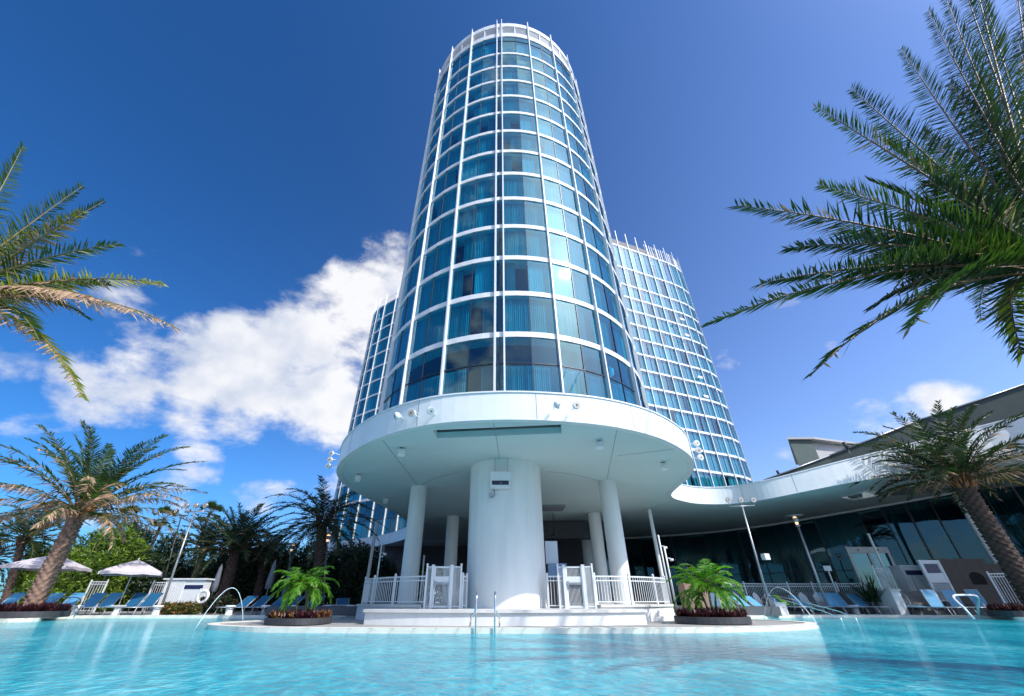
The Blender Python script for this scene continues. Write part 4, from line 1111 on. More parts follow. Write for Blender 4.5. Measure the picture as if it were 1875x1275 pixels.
# speakers under the soffit
for (x, y, lb) in ((735, 829, 'white box speaker under the disc above the left front'), (655, 876, 'white box speaker under the far left rim of the disc'), (706, 918, 'white box speaker under the disc near the left column'),
               (1098, 816, 'white box speaker under the disc above the right front'), (1216, 855, 'white half round speaker under the right rim of the disc')):
    a, b_, _ = ray(x, y); dd_ = (SZ - .22 - HC) / b_; p = Vector((a * dd_, dd_, SZ - .22))
    T = thing('soffit_speaker', p, lb, 'speaker', 'speakers under the disc canopy', .4 if x < 900 else -.4)
    m = MB(); m.box((0, 0, 0), (.26, .2, .24), M=Matrix.Rotation(R(-20), 3, 'X')); m.build('case', PLASTIC, T)
    m = MB(); m.box((0, .08, .15), (.05, .05, .14)); m.box((0, .06, .212), (.16, .12, .015)); m.build('bracket', GALV, T)
# projector box on the column
T = thing('projector_box', (P(917, 880, 17.0)), 'white projector housing hung on the big round column', 'projector')
s_ = .0232
m = MB(); m.box((0, 0, 0), (.86, .30, .66)); m.build('housing', PLASTIC, T)
m = MB(); m.box((-.02, -.155, -.13), (.70, .015, .17)); m.build('window', DLENS, T)
m = MB(); m.lathe([(.05, 0), (.05, .01)], (0, -.165, -.15), 12); m.build('lens', LENS, T)
for sx in (-.25, .30):
    m = MB(); m.tube([(sx, .05, .33), (sx, .05, .98)], .014, 6); m.build('hanger', GALV, T)
m = MB(); m.tube([(-.3, -.02, -.33), (-.26, -.06, -.48), (-.28, -.02, -.62), (-.38, .06, -.66)], .014, 6); m.build('cable', DARKM, T)
m = MB(); m.box((-.42, .12, -.56), (.16, .14, .18)); m.build('junction_box', GALV, T)
# ceiling fans
for x, y, d, lb in ((1015, 978, 30.0, 'dark ceiling fan hanging behind the big round column'), (1013, 990, 36.0, 'second dark ceiling fan further back under the canopy')):
    p = P(x, y, d); T = thing('ceiling_fan', (p.x, p.y, p.z), lb, 'ceiling fan', 'ceiling fans')
    m = MB(); m.tube([(0, 0, 0), (0, 0, SZ - p.z - .003)], .03, 6); m.build('rod', DARKM, T)
    m = MB(); m.lathe([(.05, .1), (.14, .05), (.14, -.08), (.05, -.12)], (0, 0, 0), 12); m.build('motor', DARKM, T)
    for k in range(4): m = MB(); m.box((.55 * math.cos(k * 1.57 + .3), .55 * math.sin(k * 1.57 + .3), 0), (.85, .13, .015), k * 1.57 + .3); m.build('blade', DARKM, T)

# ------------------------------------------------------------------ odd objects on deck
T = thing('covered_stack', (GX(1022, 19.5), 19.5, .41), 'tall stack with white board and blue wrap over brown crates behind railing', 'covered stack')
m = MB(); m.boxz(-.34, .22, -.25, .25, 0, 1.05); m.build('crates', BROWN, T); m = MB(); m.boxz(-.32, .48, -.22, .45, 1.053, 1.6); m.boxz(.223, .48, -.22, .45, 0, 1.05); m.build('blue_wrap', WRAP, T)
m = MB(); m.boxz(-.36, .18, .1, .16, 1.603, 2.5); m.build('white_board', SCREENW, T)
T = thing('deck_cabinet', (GX(1275, 20.8), 20.8, 0), 'tan two door cabinet behind the right bright palm', 'cabinet')
m = MB(); m.boxz(-.42, .62, -.35, .35, 0, 1.32); m.build('body', TAN, T)
for x0_, x1_ in ((-.41, .095), (.105, .61)): m = MB(); m.boxz(x0_, x1_, -.375, -.353, .05, 1.28); d_ = m.build('door', TAN, T)
m = MB(); m.boxz(.06, .14, -.40, -.378, .5, .52); m.build('handle', CHROME, T)
T = thing('arch_cabinet', (GX(1790, 27.4) + .75, 27.4, .45), 'brown cabinet with arched black opening behind right loungers', 'cabinet')
m = MB(); m.boxz(-1.75, 1.15, -.3, .3, 0, 2.35); m.build('body', BROWN, T)
m = MB(); arcp = [(-.35, -.303, 1.0), (.55, -.303, 1.0)] + [(.1 + .45 * math.cos(a), -.303, 1.35 + .3 * math.sin(a)) for a in [math.pi * i / 10 for i in range(11)]]
m.add(arcp, [tuple(range(len(arcp)))]); m.build('arched_opening', mat('void_black', (.004, .004, .004), rough=.9), T)
for x_ in (-.75, -.1 + .85, .0): m = MB(); m.boxz(x_, x_ + .02, -.31, -.301, 0 if x_ else 1.75, 2.3); m.build('panel_joint', DARKM, T)
T = thing('side_cabinet', (GX(1790, 27.4) + 1.95, 27.6, .45), 'dark side cabinet beside the brown arched cabinet', 'cabinet')
m = MB(); m.boxz(0, 1.0, -.3, .3, 0, 2.1); m.build('body', BROWN, T); m = MB(); m.boxz(.25, .6, -.32, -.303, 1.3, 1.8); m.build('panel', DARKM, T)
# white panel stand with blue screen at the stairs
T = thing('notice_panel', (25.9, 27.0, .62), 'white framed panel with dark blue sign above the stairs', 'notice panel')
m = MB(); m.boxz(-.62, -.5, -.06, .06, 0, 2.1); m.boxz(.5, .62, -.06, .06, 0, 2.1); m.boxz(-.5, .5, -.05, .05, 1.98, 2.1); m.boxz(-.5, .5, -.05, .05, .92, 1.3); m.build('frame', METALW, T)
m = MB(); m.boxz(-.5, .5, -.03, .03, 1.303, 1.977); m.build('board', METALW, T)
m = MB(); m.boxz(-.40, .42, -.045, -.033, 1.42, 1.9); m.build('blue_sign', NAVY, T)
m = MB()
for i in range(12): m.boxz(-.47 + i * .08, -.445 + i * .08, -.02, .02, .05, .9)
m.boxz(-.5, .5, -.02, .02, 0, .05); m.build('pickets', METALW, T)
T = thing('stair_kiosk', (25.4, 28.6, 1.15), 'low white box with black band behind the stair fence', 'kiosk')
m = MB(); m.boxz(-.3, 1.0, -.4, .4, 0, 1.3); m.build('body', METALW, T); m = MB(); m.boxz(-.1, .95, -.42, -.403, .85, 1.1); m.build('black_band', NAVY, T); m = MB(); m.boxz(-.35, 1.05, -.45, .45, 1.303, 1.38); m.build('lid', METALW, T)
T = thing('garden_stairs', (23.5, 26.2, 0), 'grey concrete steps with white side wall and rails', 'stairs')
for k in range(6):
    m = MB(); m.boxz(-.8 + .12 * k, 1.6, -.2 + k * .26, .06 + k * .26 - .002, 0, .19 * (k + 1)); m.build('step', mat('concrete_step', (.20, .20, .19), (.15, .15, .145), scale=4, rough=.8) if k == 0 else bpy.data.materials['concrete_step'], T)
m = MB(); m.boxz(-1.45, -1.05, -.1, 1.6, 0, 1.12); m.boxz(-1.05, -.95, -.1, 1.6, 0, 1.12); m.build('side_wall', WHITE2, T); m = MB(); m.boxz(-1.52, -.88, -.17, 1.65, 1.123, 1.2); m.build('wall_cap', STONE, T)
for x_ in (-.85, 1.2):
    m = MB(); m.tube([(x_, -.3, 0), (x_, -.3, .85), (x_, -.1, 1.0), (x_ + .1, .9, 1.9), (x_ + .1, 1.15, 1.95), (x_ + .1, 1.2, 1.1)], .02, 6); m.build('handrail', GALV, T)
T = thing('post_sign', (GX(1548, 28.6), 28.6, 0), 'small blank white sign on a post by the white fence', 'sign')
p = P(1545, 1041, 28.6)
m = MB(); m.box((0, 0, (p.z) / 2), (.07, .05, p.z)); m.build('post', METALW, T); m = MB(); m.box((-.02, -.03, p.z), (.46, .04, .28)); m.build('board', METALW, T)
T = thing('umbrella_pole', (P(1618, 1040, 28.6).x, 28.6, 1.15), 'plain slanting white post rising before the glass doors', 'post')
m = MB(); m.box((0, 0, 1.6), (.10, .10, 3.2)); m.build('shaft', METALW, T); m = MB(); m.box((0, 0, 3.22), (.14, .14, .04)); m.build('cap', METALW, T)
# life ring and white cabinet on the left
T = thing('gate_cabinet', (GX(322, 28.0), 28.0, 0), 'white gate cabinet with dark band behind the left mast', 'cabinet')
m = MB(); m.boxz(-1.15, 1.25, -.25, .35, 0, 1.72); m.build('body', METALW, T); m = MB(); m.boxz(-1.3, 1.35, -.35, .45, 1.723, 1.80); m.build('lid', METALW, T)
m = MB(); m.boxz(.1, 1.2, -.27, -.253, 1.25, 1.45); m.build('dark_band', NAVY, T)
m = MB()
for i in range(12): m.boxz(-1.1 + i * .1, -1.06 + i * .1, -.29, -.253, .1, 1.65)
m.build('slats', METALW, T)
T = thing('life_ring', (GX(360, 26.6), 26.6, .55), 'white life ring hung on a stand by the left palms', 'life ring')
m = MB(); N, K = 28, 10
m.smooth = True
for i in range(N):
    a = 2 * math.pi * i / N
    for k in range(K):
        b_ = 2 * math.pi * k / K; rr_ = .29 + .085 * math.cos(b_); m.v.append((rr_ * math.cos(a), .07 * math.sin(b_), .30 + rr_ * math.sin(a)))
for i in range(N):
    for k in range(K): m.face((i * K + k, i * K + (k + 1) % K, ((i + 1) % N) * K + (k + 1) % K, ((i + 1) % N) * K + k))
m.build('ring', PLASTIC, T)
m = MB(); m.boxz(-.35, -.27, .08, .14, -.55, .7); m.boxz(-.35, .05, .08, .12, .5, .56); m.build('stand', METALW, T)
T = thing('shade_table', (GX(617, 27.3), 27.3, 0), 'small low metal table in shade left of the terrace', 'table')
m = MB(); m.box((0, 0, .44), (1.3, .7, .03)); m.build('tabletop', FRAME, T)
for sx in (-1, 1):
    for sy in (-1, 1): m = MB(); m.tube([(sx * .55, sy * .28, .43), (sx * .6, sy * .3, 0)], .018, 6); m.build('leg', FRAME, T)

# ------------------------------------------------------------------ planting
def leaf(m, p, d_, side, L, wd, fold=.0):
    """narrow pointed blade from p along d_"""
    mid = p + d_ * (L * .45); tip = p + d_ * L
    s_ = side * wd
    n = len(m.v)
    m.v.extend([tuple(p - s_ * .5), tuple(p + s_ * .5), tuple(mid + s_), tuple(mid - s_), tuple(tip)])
    m.face((n, n + 1, n + 2, n + 3)); m.face((n + 3, n + 2, n + 4))
def frond(m, path, pairs, ll, lw, r0, rg, droop=.35, dry=0.0, drym=2, green=1, rac=0, vshape=.35, tipf=.35, planar=.0, bare=.12):
    """path: list of points; materials: rac rachis, green leaflets, drym dry leaflets"""
    path = [Vector(p) for p in path]; n = len(path)
    m.mat(rac); m.tube(path, [r0 * (1 - .85 * i / (n - 1)) for i in range(n)], 5)
    for i in range(pairs):
        t = bare + (1 - bare) * (i + .5) / pairs
        f = t * (n - 1); k = min(int(f), n - 2); q = path[k].lerp(path[k + 1], f - k)
        tg = (path[k + 1] - path[k]).normalized()
        side = tg.cross(Vector((0, 0, 1)))
        if side.length < .1: side = Vector((1, 0, 0))
        side.normalize(); up = side.cross(tg).normalized()
        if up.z < 0: up = -up
        env = (.55 + .45 * math.sin(math.pi * min(1, t * 1.1 + .05))) * (1 - .40 * max(0, t - .8) / .2)
        for s_ in (-1, 1):
            L = ll * env * rg.uniform(.68, 1.14)
            isdry = rg.random() < dry * (1.4 - .8 * t if dry < .6 else 1)
            d_ = side * s_ * rg.uniform(.65, 1.0) + tg * (.50 + .5 * t) * rg.uniform(.7, 1.3) + up * (vshape * rg.uniform(.4, 1.3) if not isdry else -.5 * rg.random())
            d_.z -= droop * rg.uniform(.5, 1.3) * (1.6 if isdry else 1)
            d_.normalize()
            sd = d_.cross(up if rg.random() < .6 else tg).normalized()
            m.mat(drym if isdry else green); leaf(m, q, d_, sd, L, lw * rg.uniform(.8, 1.2))
def arcpath(base, az, el, L, bend, n=9):
    p = Vector(base); out_ = [p.copy()]; e = el
    for i in range(n):
        e -= bend / n * (.5 + 1.0 * i / n)
        p = p + Vector((math.cos(az) * math.cos(e), math.sin(az) * math.cos(e), math.sin(e))) * (L / n)
        out_.append(p.copy())
    return out_
def bez(a, b_, sag, n=10):
    a, b_ = Vector(a), Vector(b_); c = (a + b_) / 2 + Vector((0, 0, sag))
    return [a * (1 - t) ** 2 + c * 2 * t * (1 - t) + b_ * t * t for t in [i / n for i in range(n + 1)]]
def date_trunk(T, base, top, r0, r1, mt, rows=None, bump=.16):
    base, top = Vector(base), Vector(top); L = (top - base).length; rows = rows or int(L / .04); N = 40
    m = MB(); m.smooth = True
    for i in range(rows + 1):
        t = i / rows; c = base.lerp(top, t); rr_ = r0 + (r1 - r0) * t
        for k in range(N):
            a = 2 * math.pi * k / N
            ph = (k * 7 / N + i / 7.5) % 1.0; ph2 = (i / 7.5 - k * 7 / N) % 1.0
            bm_ = (1 - abs(2 * ph - 1)) * (1 - abs(2 * ph2 - 1))
            q = rr_ * (1 - bump * .6 + bump * 2.0 * min(1, bm_ * 1.6) + .025 * noise.noise((k * .9, i * .5, 1)))
            m.v.append((c.x + q * math.cos(a), c.y + q * math.sin(a), c.z + .07 * bm_))
    for i in range(rows):
        for k in range(N): a, b_ = i * N + k, i * N + (k + 1) % N; m.face((a, b_, b_ + N, a + N))
    m.build('trunk', mt, T, world=True)
def boots(T, top, r_, rg, n=26, mt=ORANGE, h=.5):
    m = MB()
    for i in range(n):
        a = rg.uniform(0, 6.28); z = rg.uniform(-.35, .15)
        p = Vector(top) + Vector((math.cos(a) * r_ * .8, math.sin(a) * r_ * .8, z))
        d_ = Vector((math.cos(a) * .55, math.sin(a) * .55, 1)).normalized(); m.tube([p, p + d_ * h * rg.uniform(.6, 1.1)], [.055, .03], 5)
    m.build('frond_bases', mt, T, world=True)

# --- big foreground palm, upper right (crown outside the frame on the right)
rg = random.Random(11)
cR = Vector((9.1, 4.7, 5.1))
T = thing('foreground_palm', (9.4, 4.6, 0), 'huge palm whose dark fronds fill the upper right corner', 'palm tree')
date_trunk(T, (9.4, 4.6, 0), cR - Vector((0, 0, .5)), .34, .30, TRUNKD); boots(T, cR - Vector((0, 0, .4)), .3, rg, mt=RACHISD)
tips = [((1297, 592), 4.6, .75), ((1349, 377), 4.7, .55), ((1392, 520), 4.3, .55), ((1494, 197), 4.9, .35), ((1558, 162), 4.5, .3), ((1484, 688), 4.2, 1.0), ((1665, 600), 4.0, .9), ((1602, 470), 5.4, .6),
        ((1700, 20), 4.6, .1), ((1752, -60), 4.9, .0), ((1850, -120), 5.0, 0), ((1872, 650), 4.3, 1.1), ((1650, 90), 5.4, .2), ((1440, 455), 5.0, .6), ((1590, 330), 5.6, .3), ((1690, 240), 5.9, .1), ((1780, 120), 5.6, .1), ((1600, 560), 4.9, .8),
        ((1500, 340), 5.3, .4), ((1725, -20), 4.4, .1), ((1770, -90), 4.6, .0), ((1800, -10), 5.0, .0), ((1740, 150), 5.0, .2), ((1700, 330), 4.6, .4), ((1620, 260), 5.0, .3), ((1660, 400), 5.2, .4), ((1880, -60), 4.4, 0), ((1560, 500), 4.6, .6), ((1860, 60), 5.6, 0), ((1960, -40), 4.8, 0), ((2000, 620), 4.6, .9), ((1560, 430), 5.0, .5), ((1780, 330), 6.2, .2)]
for i, (px, d, sag) in enumerate(tips):
    tp = P(*px, d); m = MB(); b0 = cR + Vector((rg.uniform(-.15, .1), rg.uniform(-.15, .15), rg.uniform(-.15, .15)))
    pth = bez(b0, tp, sag); yel = px[1] > 600 and px[0] > 1800
    frond(m, pth, 128, .60, .0150, .034, rg, droop=.22, dry=.5 if yel else (.05 if i != 1 else .16), green=1, vshape=.30, bare=.16)
    m.build('frond', [RACHISD, PTEAL if i % 3 else PGREEN, PYEL if yel else PDRY], T, world=True)
for i in range(12):                                                       # the rest of the crown, mostly outside the frame
    az = R(-85 + i * 12); m = MB()
    frond(m, arcpath(cR, az, R(rg.uniform(10, 75)), 5.0, R(60)), 60, .5, .016, .034, rg, green=1, dry=.05)
    m.build('frond', [RACHISD, PTEAL, PDRY], T, world=True)
# --- foreground palm, left (crown outside the frame)
cL = Vector((-9.9, 5.4, 5.0))
T = thing('foreground_palm', (-10.1, 5.2, 0), 'palm whose half dry fronds enter from the left edge under blue sky', 'palm tree')
date_trunk(T, (-10.1, 5.2, 0), cL - Vector((0, 0, .5)), .34, .30, TRUNK); boots(T, cL - Vector((0, 0, .4)), .3, rg)
tipsL = [((42, 267), 5.3, .3, .0), ((150, 342), 5.4, .35, .02), ((190, 369), 5.8, .3, .12), ((152, 388), 5.1, .35, .5), ((220, 446), 5.4, .5, .03), ((200, 520), 5.3, .55, .05), ((300, 520), 5.2, .65, .45), ((225, 566), 4.9, .7, .95),
         ((330, 604), 5.2, .95, .7), ((160, 582), 5.5, .8, .05), ((72, 624), 4.8, .7, .1), ((152, 728), 4.9, .9, .45), ((100, 480), 6.2, .4, .05), ((60, 420), 6.4, .3, .1), ((130, 530), 6.0, .5, .3)]
for i, (px, d, sag, dry) in enumerate(tipsL):
    tp = P(*px, d); m = MB(); b0 = cL + Vector((rg.uniform(-.1, .1), rg.uniform(-.15, .15), rg.uniform(-.15, .15)))
    frond(m, bez(b0, tp, sag), 104, .42, .012, .03, rg, droop=.20 + .3 * dry, dry=dry, green=1, vshape=.3, bare=.14)
    m.build('frond', [RACHIS, PGREEN if dry < .2 else PYEL, PDRY], T, world=True)
for i in range(12):
    az = R(125 + i * 14); m = MB()
    frond(m, arcpath(cL, az, R(rg.uniform(10, 75)), 4.6, R(60)), 50, .42, .016, .03, rg, green=1, dry=.15)
    m.build('frond', [RACHIS, PGREEN, PDRY], T, world=True)

def planter(pts, h, label, px0=None, leafm=(LPURP,), npl=900, z0=0.02, lh=.28, rgs=3):
    pl = catmull(pts, 5, closed=True); cx = sum(p[0] for p in pl) / len(pl); cy = sum(p[1] for p in pl) / len(pl)
    T = thing('round_planter', (cx, cy, z0), label, 'planter', 'low dark planters with purple leaves')
    inn = [(cx + (x - cx) * .90, cy + (y - cy) * .90) for x, y in pl]
    m = MB(); m.strip(inn, pl, z0, z0 + h); m.build('kerb', DGREY, T, world=True)
    m = MB(); m.prism(inn[::1], z0, z0 + h - .04); m.build('soil', SOIL, T, world=True)
    rg_ = random.Random(rgs); m = MB()
    xs = [p[0] for p in inn]; ys = [p[1] for p in inn]
    def inside(x, y):
        c = False; n = len(inn)
        for i in range(n):
            a, b_ = inn[i], inn[i - 1]
            if (a[1] > y) != (b_[1] > y) and x < (b_[0] - a[0]) * (y - a[1]) / (b_[1] - a[1]) + a[0]: c = not c
        return c
    cnt = 0
    while cnt < npl:
        x, y = rg_.uniform(min(xs), max(xs)), rg_.uniform(min(ys), max(ys))
        if not inside(x, y): continue
        cnt += 1; mi = rg_.randrange(len(leafm)) if noise.noise((x * 1.5, y * 1.5, 3)) > .1 else 0
        m.mat(mi)
        for k in range(5):
            a = rg_.uniform(0, 6.28); e = rg_.uniform(.3, 1.3); d_ = Vector((math.cos(a) * math.cos(e), math.sin(a) * math.cos(e), math.sin(e)))
            leaf(m, Vector((x, y, z0 + h - .05 + rg_.uniform(0, lh * .4))), d_, d_.cross(Vector((0, 0, 1))).normalized(), lh * rg_.uniform(.4, .85), .022)
    m.build('foliage', list(leafm), T, world=True)
    return T
plA = [(-7.6, 15.5), (-6.9, 14.9), (-6.1, 14.8), (-5.7, 15.4), (-5.8, 16.6), (-6.6, 17.2), (-7.5, 16.7)]
planter(plA, .17, 'dark curved planter of purple and gold leaves under the left bright palm', leafm=(LPURP, LGOLD), npl=800)
plB = [(6.0, 16.3), (6.4, 15.5), (7.4, 15.2), (8.2, 15.6), (8.5, 16.6), (7.7, 17.5), (6.5, 17.2)]
planter(plB, .19, 'dark curved planter of purple leaves under the right bright palm', npl=1100, rgs=5, lh=.3)
plC = [(-23.5, 21.6), (-21.6, 20.4), (-20.3, 20.6), (-20.0, 21.6), (-20.7, 22.9), (-22.8, 23.2)]
planter(plC, .24, 'dark planter of purple leaves around the leaning left palm', npl=1100, rgs=8, lh=.4)
plD = [(23.4, 22.2), (24.4, 21.5), (26.5, 21.8), (27.2, 23.2), (25.6, 24.2), (24.2, 23.6)]
planter(plD, .24, 'dark planter around the base of the right palm', npl=900, rgs=9, lh=.35)

def date_palm(base, top, label, nfr, L, rg, mats, tmat, dry=.1, r_=.30, pairs=46, ll=.5, lw=.022, bmt=ORANGE, dryrule=None, name='date_palm', group=None, sepfr=True, elr=(-25, 85), bend=(45, 75)):
    T = thing(name, base, label, 'palm tree', group)
    date_trunk(T, base, top, r_, r_ * .85, tmat); boots(T, top, r_, rg, mt=bmt, n=34)
    top = Vector(top); big = MB()
    for i in range(nfr):
        az = i * 2.39996 + rg.uniform(-.2, .2); t = (i + .5) / nfr
        el = R(elr[1] + (elr[0] - elr[1]) * t ** .85 + rg.uniform(-6, 6))
        Lf = L * rg.uniform(.85, 1.1) * (.8 + .2 * math.sin(math.pi * t))
        p0 = top + Vector((math.cos(az), math.sin(az), 0)) * r_ * .5 + Vector((0, 0, .25 * (1 - t)))
        dr = dryrule(az, t) if dryrule else dry
        m = MB() if sepfr else big
        frond(m, arcpath(p0, az, el, Lf, R(rg.uniform(*bend)), 9), pairs, ll, lw, .03, rg, droop=.25 + .3 * dr, dry=dr, vshape=.35)
        if sepfr: m.build('frond', mats, T, world=True)
    if not sepfr: big.build('crown', mats, T, world=True)
    return T
rg = random.Random(21)
bx = -21.1
date_palm((bx, 21.3, .1), (bx - .15, 21.3, 4.35), 'tall palm with partly dry fronds and pale patterned trunk leaning at left', 48, 5.3, rg, [RACHIS, PGREEN, PDRY], TRUNK, r_=.34, pairs=64, ll=.66, lw=.026,
          dryrule=lambda az, t: (.65 if t > .6 else .22 if t > .4 else .04), elr=(8, 87), bend=(38, 62))
date_palm((25.3, 22.1, .1), (25.2, 22.1, 6.05), 'tall palm with dark trunk before the dark glass wall at right', 60, 5.0, rg, [RACHISD, PTEAL, PDRY], TRUNKD, r_=.42, pairs=60, ll=.66, lw=.027,
          dryrule=lambda az, t: (.18 if t > .7 else .03), elr=(12, 88), bend=(48, 75))
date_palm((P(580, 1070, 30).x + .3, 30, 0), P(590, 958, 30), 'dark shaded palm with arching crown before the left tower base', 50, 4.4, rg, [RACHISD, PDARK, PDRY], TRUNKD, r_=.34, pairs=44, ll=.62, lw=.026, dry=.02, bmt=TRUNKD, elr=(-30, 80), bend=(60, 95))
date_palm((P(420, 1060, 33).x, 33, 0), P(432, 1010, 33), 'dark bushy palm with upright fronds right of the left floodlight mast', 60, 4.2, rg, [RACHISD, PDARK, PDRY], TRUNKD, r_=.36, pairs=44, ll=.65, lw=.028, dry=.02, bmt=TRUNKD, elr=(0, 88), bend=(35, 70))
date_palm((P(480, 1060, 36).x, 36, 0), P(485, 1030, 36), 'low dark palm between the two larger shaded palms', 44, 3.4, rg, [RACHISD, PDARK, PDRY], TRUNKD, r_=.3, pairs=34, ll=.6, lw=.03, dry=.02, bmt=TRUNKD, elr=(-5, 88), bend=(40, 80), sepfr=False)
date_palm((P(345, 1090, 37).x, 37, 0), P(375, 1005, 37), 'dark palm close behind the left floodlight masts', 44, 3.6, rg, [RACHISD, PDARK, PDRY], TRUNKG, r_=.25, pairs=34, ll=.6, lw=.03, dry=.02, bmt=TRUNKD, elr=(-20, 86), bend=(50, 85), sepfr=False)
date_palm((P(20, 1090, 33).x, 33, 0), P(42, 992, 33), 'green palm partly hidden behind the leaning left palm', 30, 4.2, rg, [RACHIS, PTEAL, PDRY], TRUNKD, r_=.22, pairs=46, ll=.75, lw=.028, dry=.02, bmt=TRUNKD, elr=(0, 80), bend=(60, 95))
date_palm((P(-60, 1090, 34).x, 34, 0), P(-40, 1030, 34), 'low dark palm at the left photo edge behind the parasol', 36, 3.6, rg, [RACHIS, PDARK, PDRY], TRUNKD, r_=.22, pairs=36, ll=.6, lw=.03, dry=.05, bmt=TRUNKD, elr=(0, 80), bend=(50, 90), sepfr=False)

# fan palms far away
def fan_palm(px, py, d, label, basex):
    top = P(px, py, d); x0 = (basex - CX) / 866 * d
    T = thing('fan_palm', (x0, d, 0), label, 'palm tree', 'tall thin fan palms far behind the hedge')
    m = MB(); m.tube([(x0, d, 0), (top.x - .1, d, top.z * .6), (top.x, d, top.z)], [.28, .22, .2], 8); m.build('trunk', TRUNKD, T, world=True)
    m = MB(); rg_ = random.Random(int(px))
    for i in range(34):
        az = i * 2.4; el = R(rg_.uniform(-35, 80)); d_ = Vector((math.cos(az) * math.cos(el), math.sin(az) * math.cos(el), math.sin(el)))
        q = top + d_ * 1.25; m.mat(0); m.tube([top, q], .025, 4)
        sd = d_.cross(Vector((0, 0, 1))).normalized(); up = sd.cross(d_)
        for k in range(13):
            a = R(-85 + 170 * k / 12); dd_ = (d_ * math.cos(a) + sd * math.sin(a) - Vector((0, 0, .25 + .1 * rg_.random()))).normalized()
            m.mat(1); leaf(m, q, dd_, dd_.cross(up).normalized(), .95 * rg_.uniform(.8, 1.1), .075)
    m.build('crown', [TRUNKG, PGREEN], T, world=True)
fan_palm(231, 950, 62, 'distant fan palm, left one of the pair above the hedge', 203); fan_palm(300, 950, 64, 'distant fan palm, right one of the pair above the hedge', 255); fan_palm(384, 940, 66, 'distant fan palm just right of the left floodlights', 340)

# small bright palms in the front planters
def bright_palm(stems, crown, nfr, L, label, rg, name='christmas_palm', elr=(0, 80)):
    T = thing('small_palm', (stems[0][0][0], stems[0][0][1], .15), label, 'palm tree')
    for a, b_, r_ in stems:
        m = MB(); a, b_ = Vector(a), Vector(b_); md = (a + b_) / 2 + Vector((rg.uniform(-.04, .04), 0, 0)); m.tube([a, md, b_], [r_, r_ * .85, r_ * .7], 8); m.build('trunk', TRUNKG, T, world=True)
    for si, (a, b_, r_) in enumerate(stems):
        for i in range(nfr):
            az = i * 2.4 + si; t = (i + .5) / nfr; el = R(elr[1] + (elr[0] - elr[1]) * t + rg.uniform(-8, 8)); m = MB()
            frond(m, arcpath(b_, az, el, L * rg.uniform(.8, 1.1), R(rg.uniform(80, 120)), 8), 22, .34, .022, .014, rg, droop=.5, dry=.05, vshape=.2, bare=.2)
            m.build('frond', [TRUNKG, PLIME, PYEL], T, world=True)
q1, q2 = P(538, 1133, 15.8), P(553, 1133, 15.9)
bright_palm([((q1.x, 15.9, .15), P(548, 1075, 15.9), .045), ((q2.x, 16.0, .15), P(566, 1072, 16.0), .07)], None, 16, 1.15, 'bright green small palm with two stems in the left front planter', rg)
bright_palm([((GX(1300, 16.4), 16.4, .15), P(1281, 1080, 16.4), .045), ((GX(1306, 16.2), 16.2, .15), P(1296, 1072, 16.2), .05), ((GX(1311, 16.5), 16.5, .15), P(1310, 1078, 16.5), .045)], None, 13, 1.35, 'bright green clumping palm with three stems in the right front planter', rg, elr=(-5, 82))

# hedges, bamboo and dark shrubs
def leafy(T, blobs, n, size, mats, rg, nm='crown', up=.3, stretchz=1.0):
    m = MB(); tot = sum(b_[3] ** 3 for b_ in blobs)
    for (x, y, z, r_) in blobs:
        k = int(n * r_ ** 3 / tot)
        for _ in range(k):
            v = Vector((rg.gauss(0, 1), rg.gauss(0, 1), rg.gauss(0, 1))).normalized()
            q = r_ * rg.random() ** .35
            nz = 1 + .45 * noise.noise(v * 2.2 + Vector((x, y, z)))
            p = Vector((x, y, z)) + Vector((v.x, v.y, v.z * stretchz)) * q * nz
            if p.z < .05: continue
            m.mat(0 if rg.random() < .8 else len(mats) - 1)
            for _k in range(3):
                d_ = Vector((rg.gauss(0, 1), rg.gauss(0, 1), rg.gauss(up, .8))).normalized()
                leaf(m, p, d_, d_.cross(Vector((rg.gauss(0, 1), rg.gauss(0, 1), rg.gauss(0, 1)))).normalized(), size * rg.uniform(.7, 1.4), size * .16)
    m.build(nm, mats, T, world=True)
def bush_tree(px, d, h, r_, label, mats, n=2600, size=.22, name='bamboo_tree', cat='bamboo', group=None, stems=7):
    x = GX(px, d); T = thing(name, (x, d, 0), label, cat, group); rg_ = random.Random(int(px * 7 + d))
    m = MB()
    for k in range(stems):
        a = rg_.uniform(0, 6.28); m.tube([(x + .25 * math.cos(a), d + .25 * math.sin(a), 0), (x + r_ * .5 * math.cos(a), d + r_ * .5 * math.sin(a), h * .85)], [.045, .015], 5)
    m.build('trunk', BARK if cat != 'bamboo' else TRUNKG, T, world=True)
    bl = []
    for k in range(9):
        z = h * (.12 + .80 * k / 8); w_ = r_ * (1.0 - .45 * abs(k / 8 - .35)) * rg_.uniform(.6, .9)
        bl.append((x + rg_.uniform(-.45, .45) * r_, d + rg_.uniform(-.3, .3) * r_, z, w_))
    leafy(T, bl, n, size, mats, rg_)
G1 = 'sunlit bamboo screen behind the left parasols'
for px, d, h, r_, lb in ((20, 36, 4.4, 1.6, 'olive bamboo clump at the left edge below the green palm'), (85, 35, 4.6, 1.7, 'sunlit bamboo clump right behind the leaning palm trunk'), (125, 34.5, 5.3, 1.4, 'narrow tall bamboo clump above the left parasol'), (165, 34, 5.3, 1.5, 'sunlit bamboo clump between the two open parasols'),
                     (200, 34.5, 4.6, 1.5, 'sunlit bamboo clump above the right open parasol'), (150, 31.8, 3.2, 1.5, 'low bamboo clump beside the white fence piece'), (60, 32.5, 3.0, 1.4, 'low bamboo clump behind the first open parasol'), (105, 32, 3.4, 1.5, 'low bamboo clump between parasol and white fence')):
    bush_tree(px, d, h, r_, lb, [LHEDGE, LMID], n=3200, size=.24, group=G1)
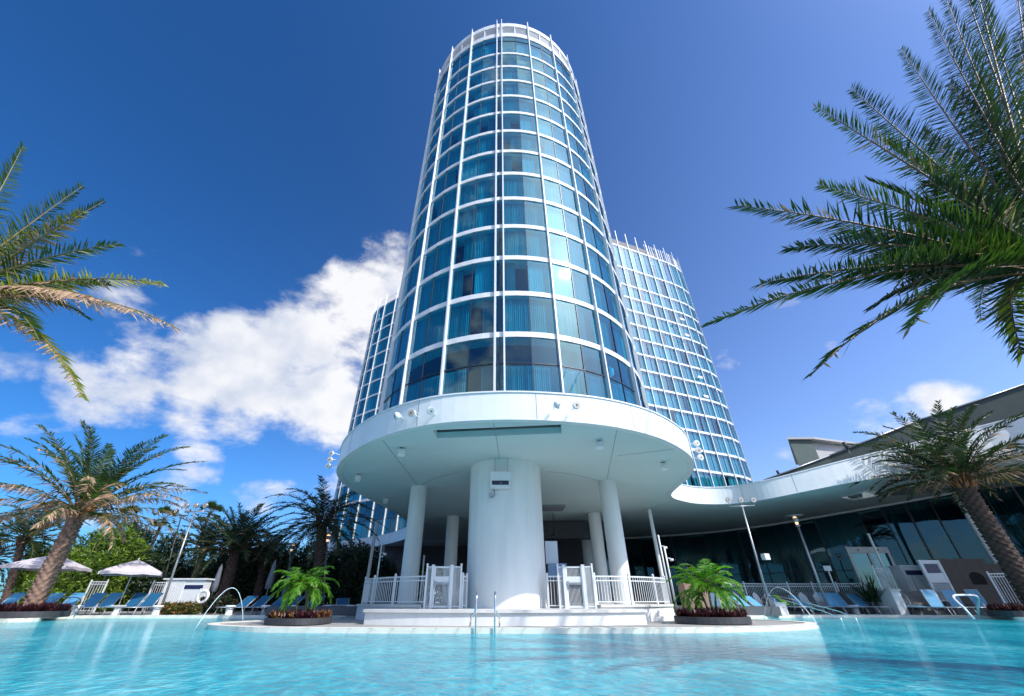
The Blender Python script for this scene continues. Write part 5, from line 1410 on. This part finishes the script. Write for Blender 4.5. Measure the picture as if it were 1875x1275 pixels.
for px, d, h, r_, lb in ((190, 38, 6.3, 1.2, 'dark feathery tree top rising behind the bamboo'), (262, 37, 5.4, 1.6, 'dark green tree right of the bamboo under the fan palms'), (236, 35, 3.9, 1.5, 'dark shrub tree behind the right open parasol')):
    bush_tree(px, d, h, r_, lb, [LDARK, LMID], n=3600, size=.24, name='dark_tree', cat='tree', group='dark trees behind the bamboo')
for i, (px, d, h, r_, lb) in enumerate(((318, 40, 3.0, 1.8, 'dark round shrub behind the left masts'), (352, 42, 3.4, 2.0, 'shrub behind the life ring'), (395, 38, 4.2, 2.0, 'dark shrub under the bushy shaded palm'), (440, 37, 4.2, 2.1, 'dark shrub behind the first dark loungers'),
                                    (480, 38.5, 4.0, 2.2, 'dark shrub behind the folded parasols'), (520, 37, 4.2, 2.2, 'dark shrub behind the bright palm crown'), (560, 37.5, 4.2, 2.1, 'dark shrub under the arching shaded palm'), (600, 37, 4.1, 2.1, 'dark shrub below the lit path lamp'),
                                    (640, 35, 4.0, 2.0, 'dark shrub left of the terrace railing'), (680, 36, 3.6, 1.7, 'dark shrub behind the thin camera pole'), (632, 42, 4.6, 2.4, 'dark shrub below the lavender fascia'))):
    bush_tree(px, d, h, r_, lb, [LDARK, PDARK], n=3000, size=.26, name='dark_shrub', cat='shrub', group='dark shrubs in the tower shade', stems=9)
T = thing('low_shrub', (GX(320, 26.2), 26.2, 0), 'low olive shrub row at the pool edge right of the left mast', 'shrub')
leafy(T, [(GX(300 + 13 * k, 26.2), 26.2, .22, .34) for k in range(5)], 1500, .16, [LOLIVE, LGOLD], rg, 'foliage')
T = thing('dark_shrub', (GX(380, 26.8), 26.8, 0), 'dark low hedge right of the life ring', 'shrub')
leafy(T, [(GX(370 + 13 * k, 27), 27, .4, .5) for k in range(4)], 1500, .16, [LDARK, LPURP], rg, 'foliage')
T = thing('corner_shrub', (GX(1612, 27.2), 27.2, .3), 'green strap leaved plant between fence and stair wall', 'plant')
m = MB()
for i in range(70):
    a = rg.uniform(0, 6.28); e = rg.uniform(.5, 1.4); d_ = Vector((math.cos(a) * math.cos(e), math.sin(a) * math.cos(e), math.sin(e)))
    leaf(m, T.location + Vector((rg.uniform(-.3, .3), rg.uniform(-.3, .3), .3)), d_, d_.cross(Vector((0, 0, 1))).normalized(), rg.uniform(.8, 1.7), .05)
m.build('leaves', [PTEAL], T, world=True); m = MB(); m.tube([(0, 0, 0), (.05, 0, .6)], .1, 8); m.build('stem', BARK, T)
# trees seen through the open hall and beyond
for i, (x, y, h, r_, lb) in enumerate(((-12.3, 64, 6.5, 3.2, 'sunlit tree seen just left of the left gate'), (-8, 72, 7, 4.5, 'sunlit tree seen under the canopy left of the left column'), (-3.5, 75, 7, 4.0, 'sunlit tree seen between the left columns'), (1, 74, 7, 4, 'sunlit tree seen beside the big round column'), (-32, 80, 5, 4, 'round green tree beyond the masts'), (-45, 85, 6, 5, 'green tree beyond the bamboo'), (-58, 88, 6, 5, 'green tree far behind the parasols'))):
    T = thing('far_tree', (x, y, 0), lb, 'tree', 'trees beyond the hotel'); rg_ = random.Random(i)
    m = MB(); m.tube([(x, y, 0), (x, y, h * .6)], [.3, .2], 8); m.build('trunk', BARK, T, world=True)
    leafy(T, [(x + rg_.uniform(-2, 2), y + rg_.uniform(-1, 1), h * (.25 + .6 * k / 6), r_ * .55) for k in range(7)], 2200, .5, [LMID, LHEDGE], rg_)
T = thing('distant_building', (-64, 120, 0), 'small white building with red roof far behind the masts', 'building')
m = MB(); m.boxz(-10, 12, -4, 4, 0, 9.5); m.build('wall', METALW, T); m = MB(); m.prism([(-5, -4.5), (2, -4.5), (2, 4), (-5, 4)], 9.503, 12.0); m.build('roof', REDROOF, T)
m = MB()
for i in range(5): m.boxz(-8.5 + i * 4, -6.5 + i * 4, -4.1, -4.003, 5.5, 7.5)
m.build('window', MULL, T)
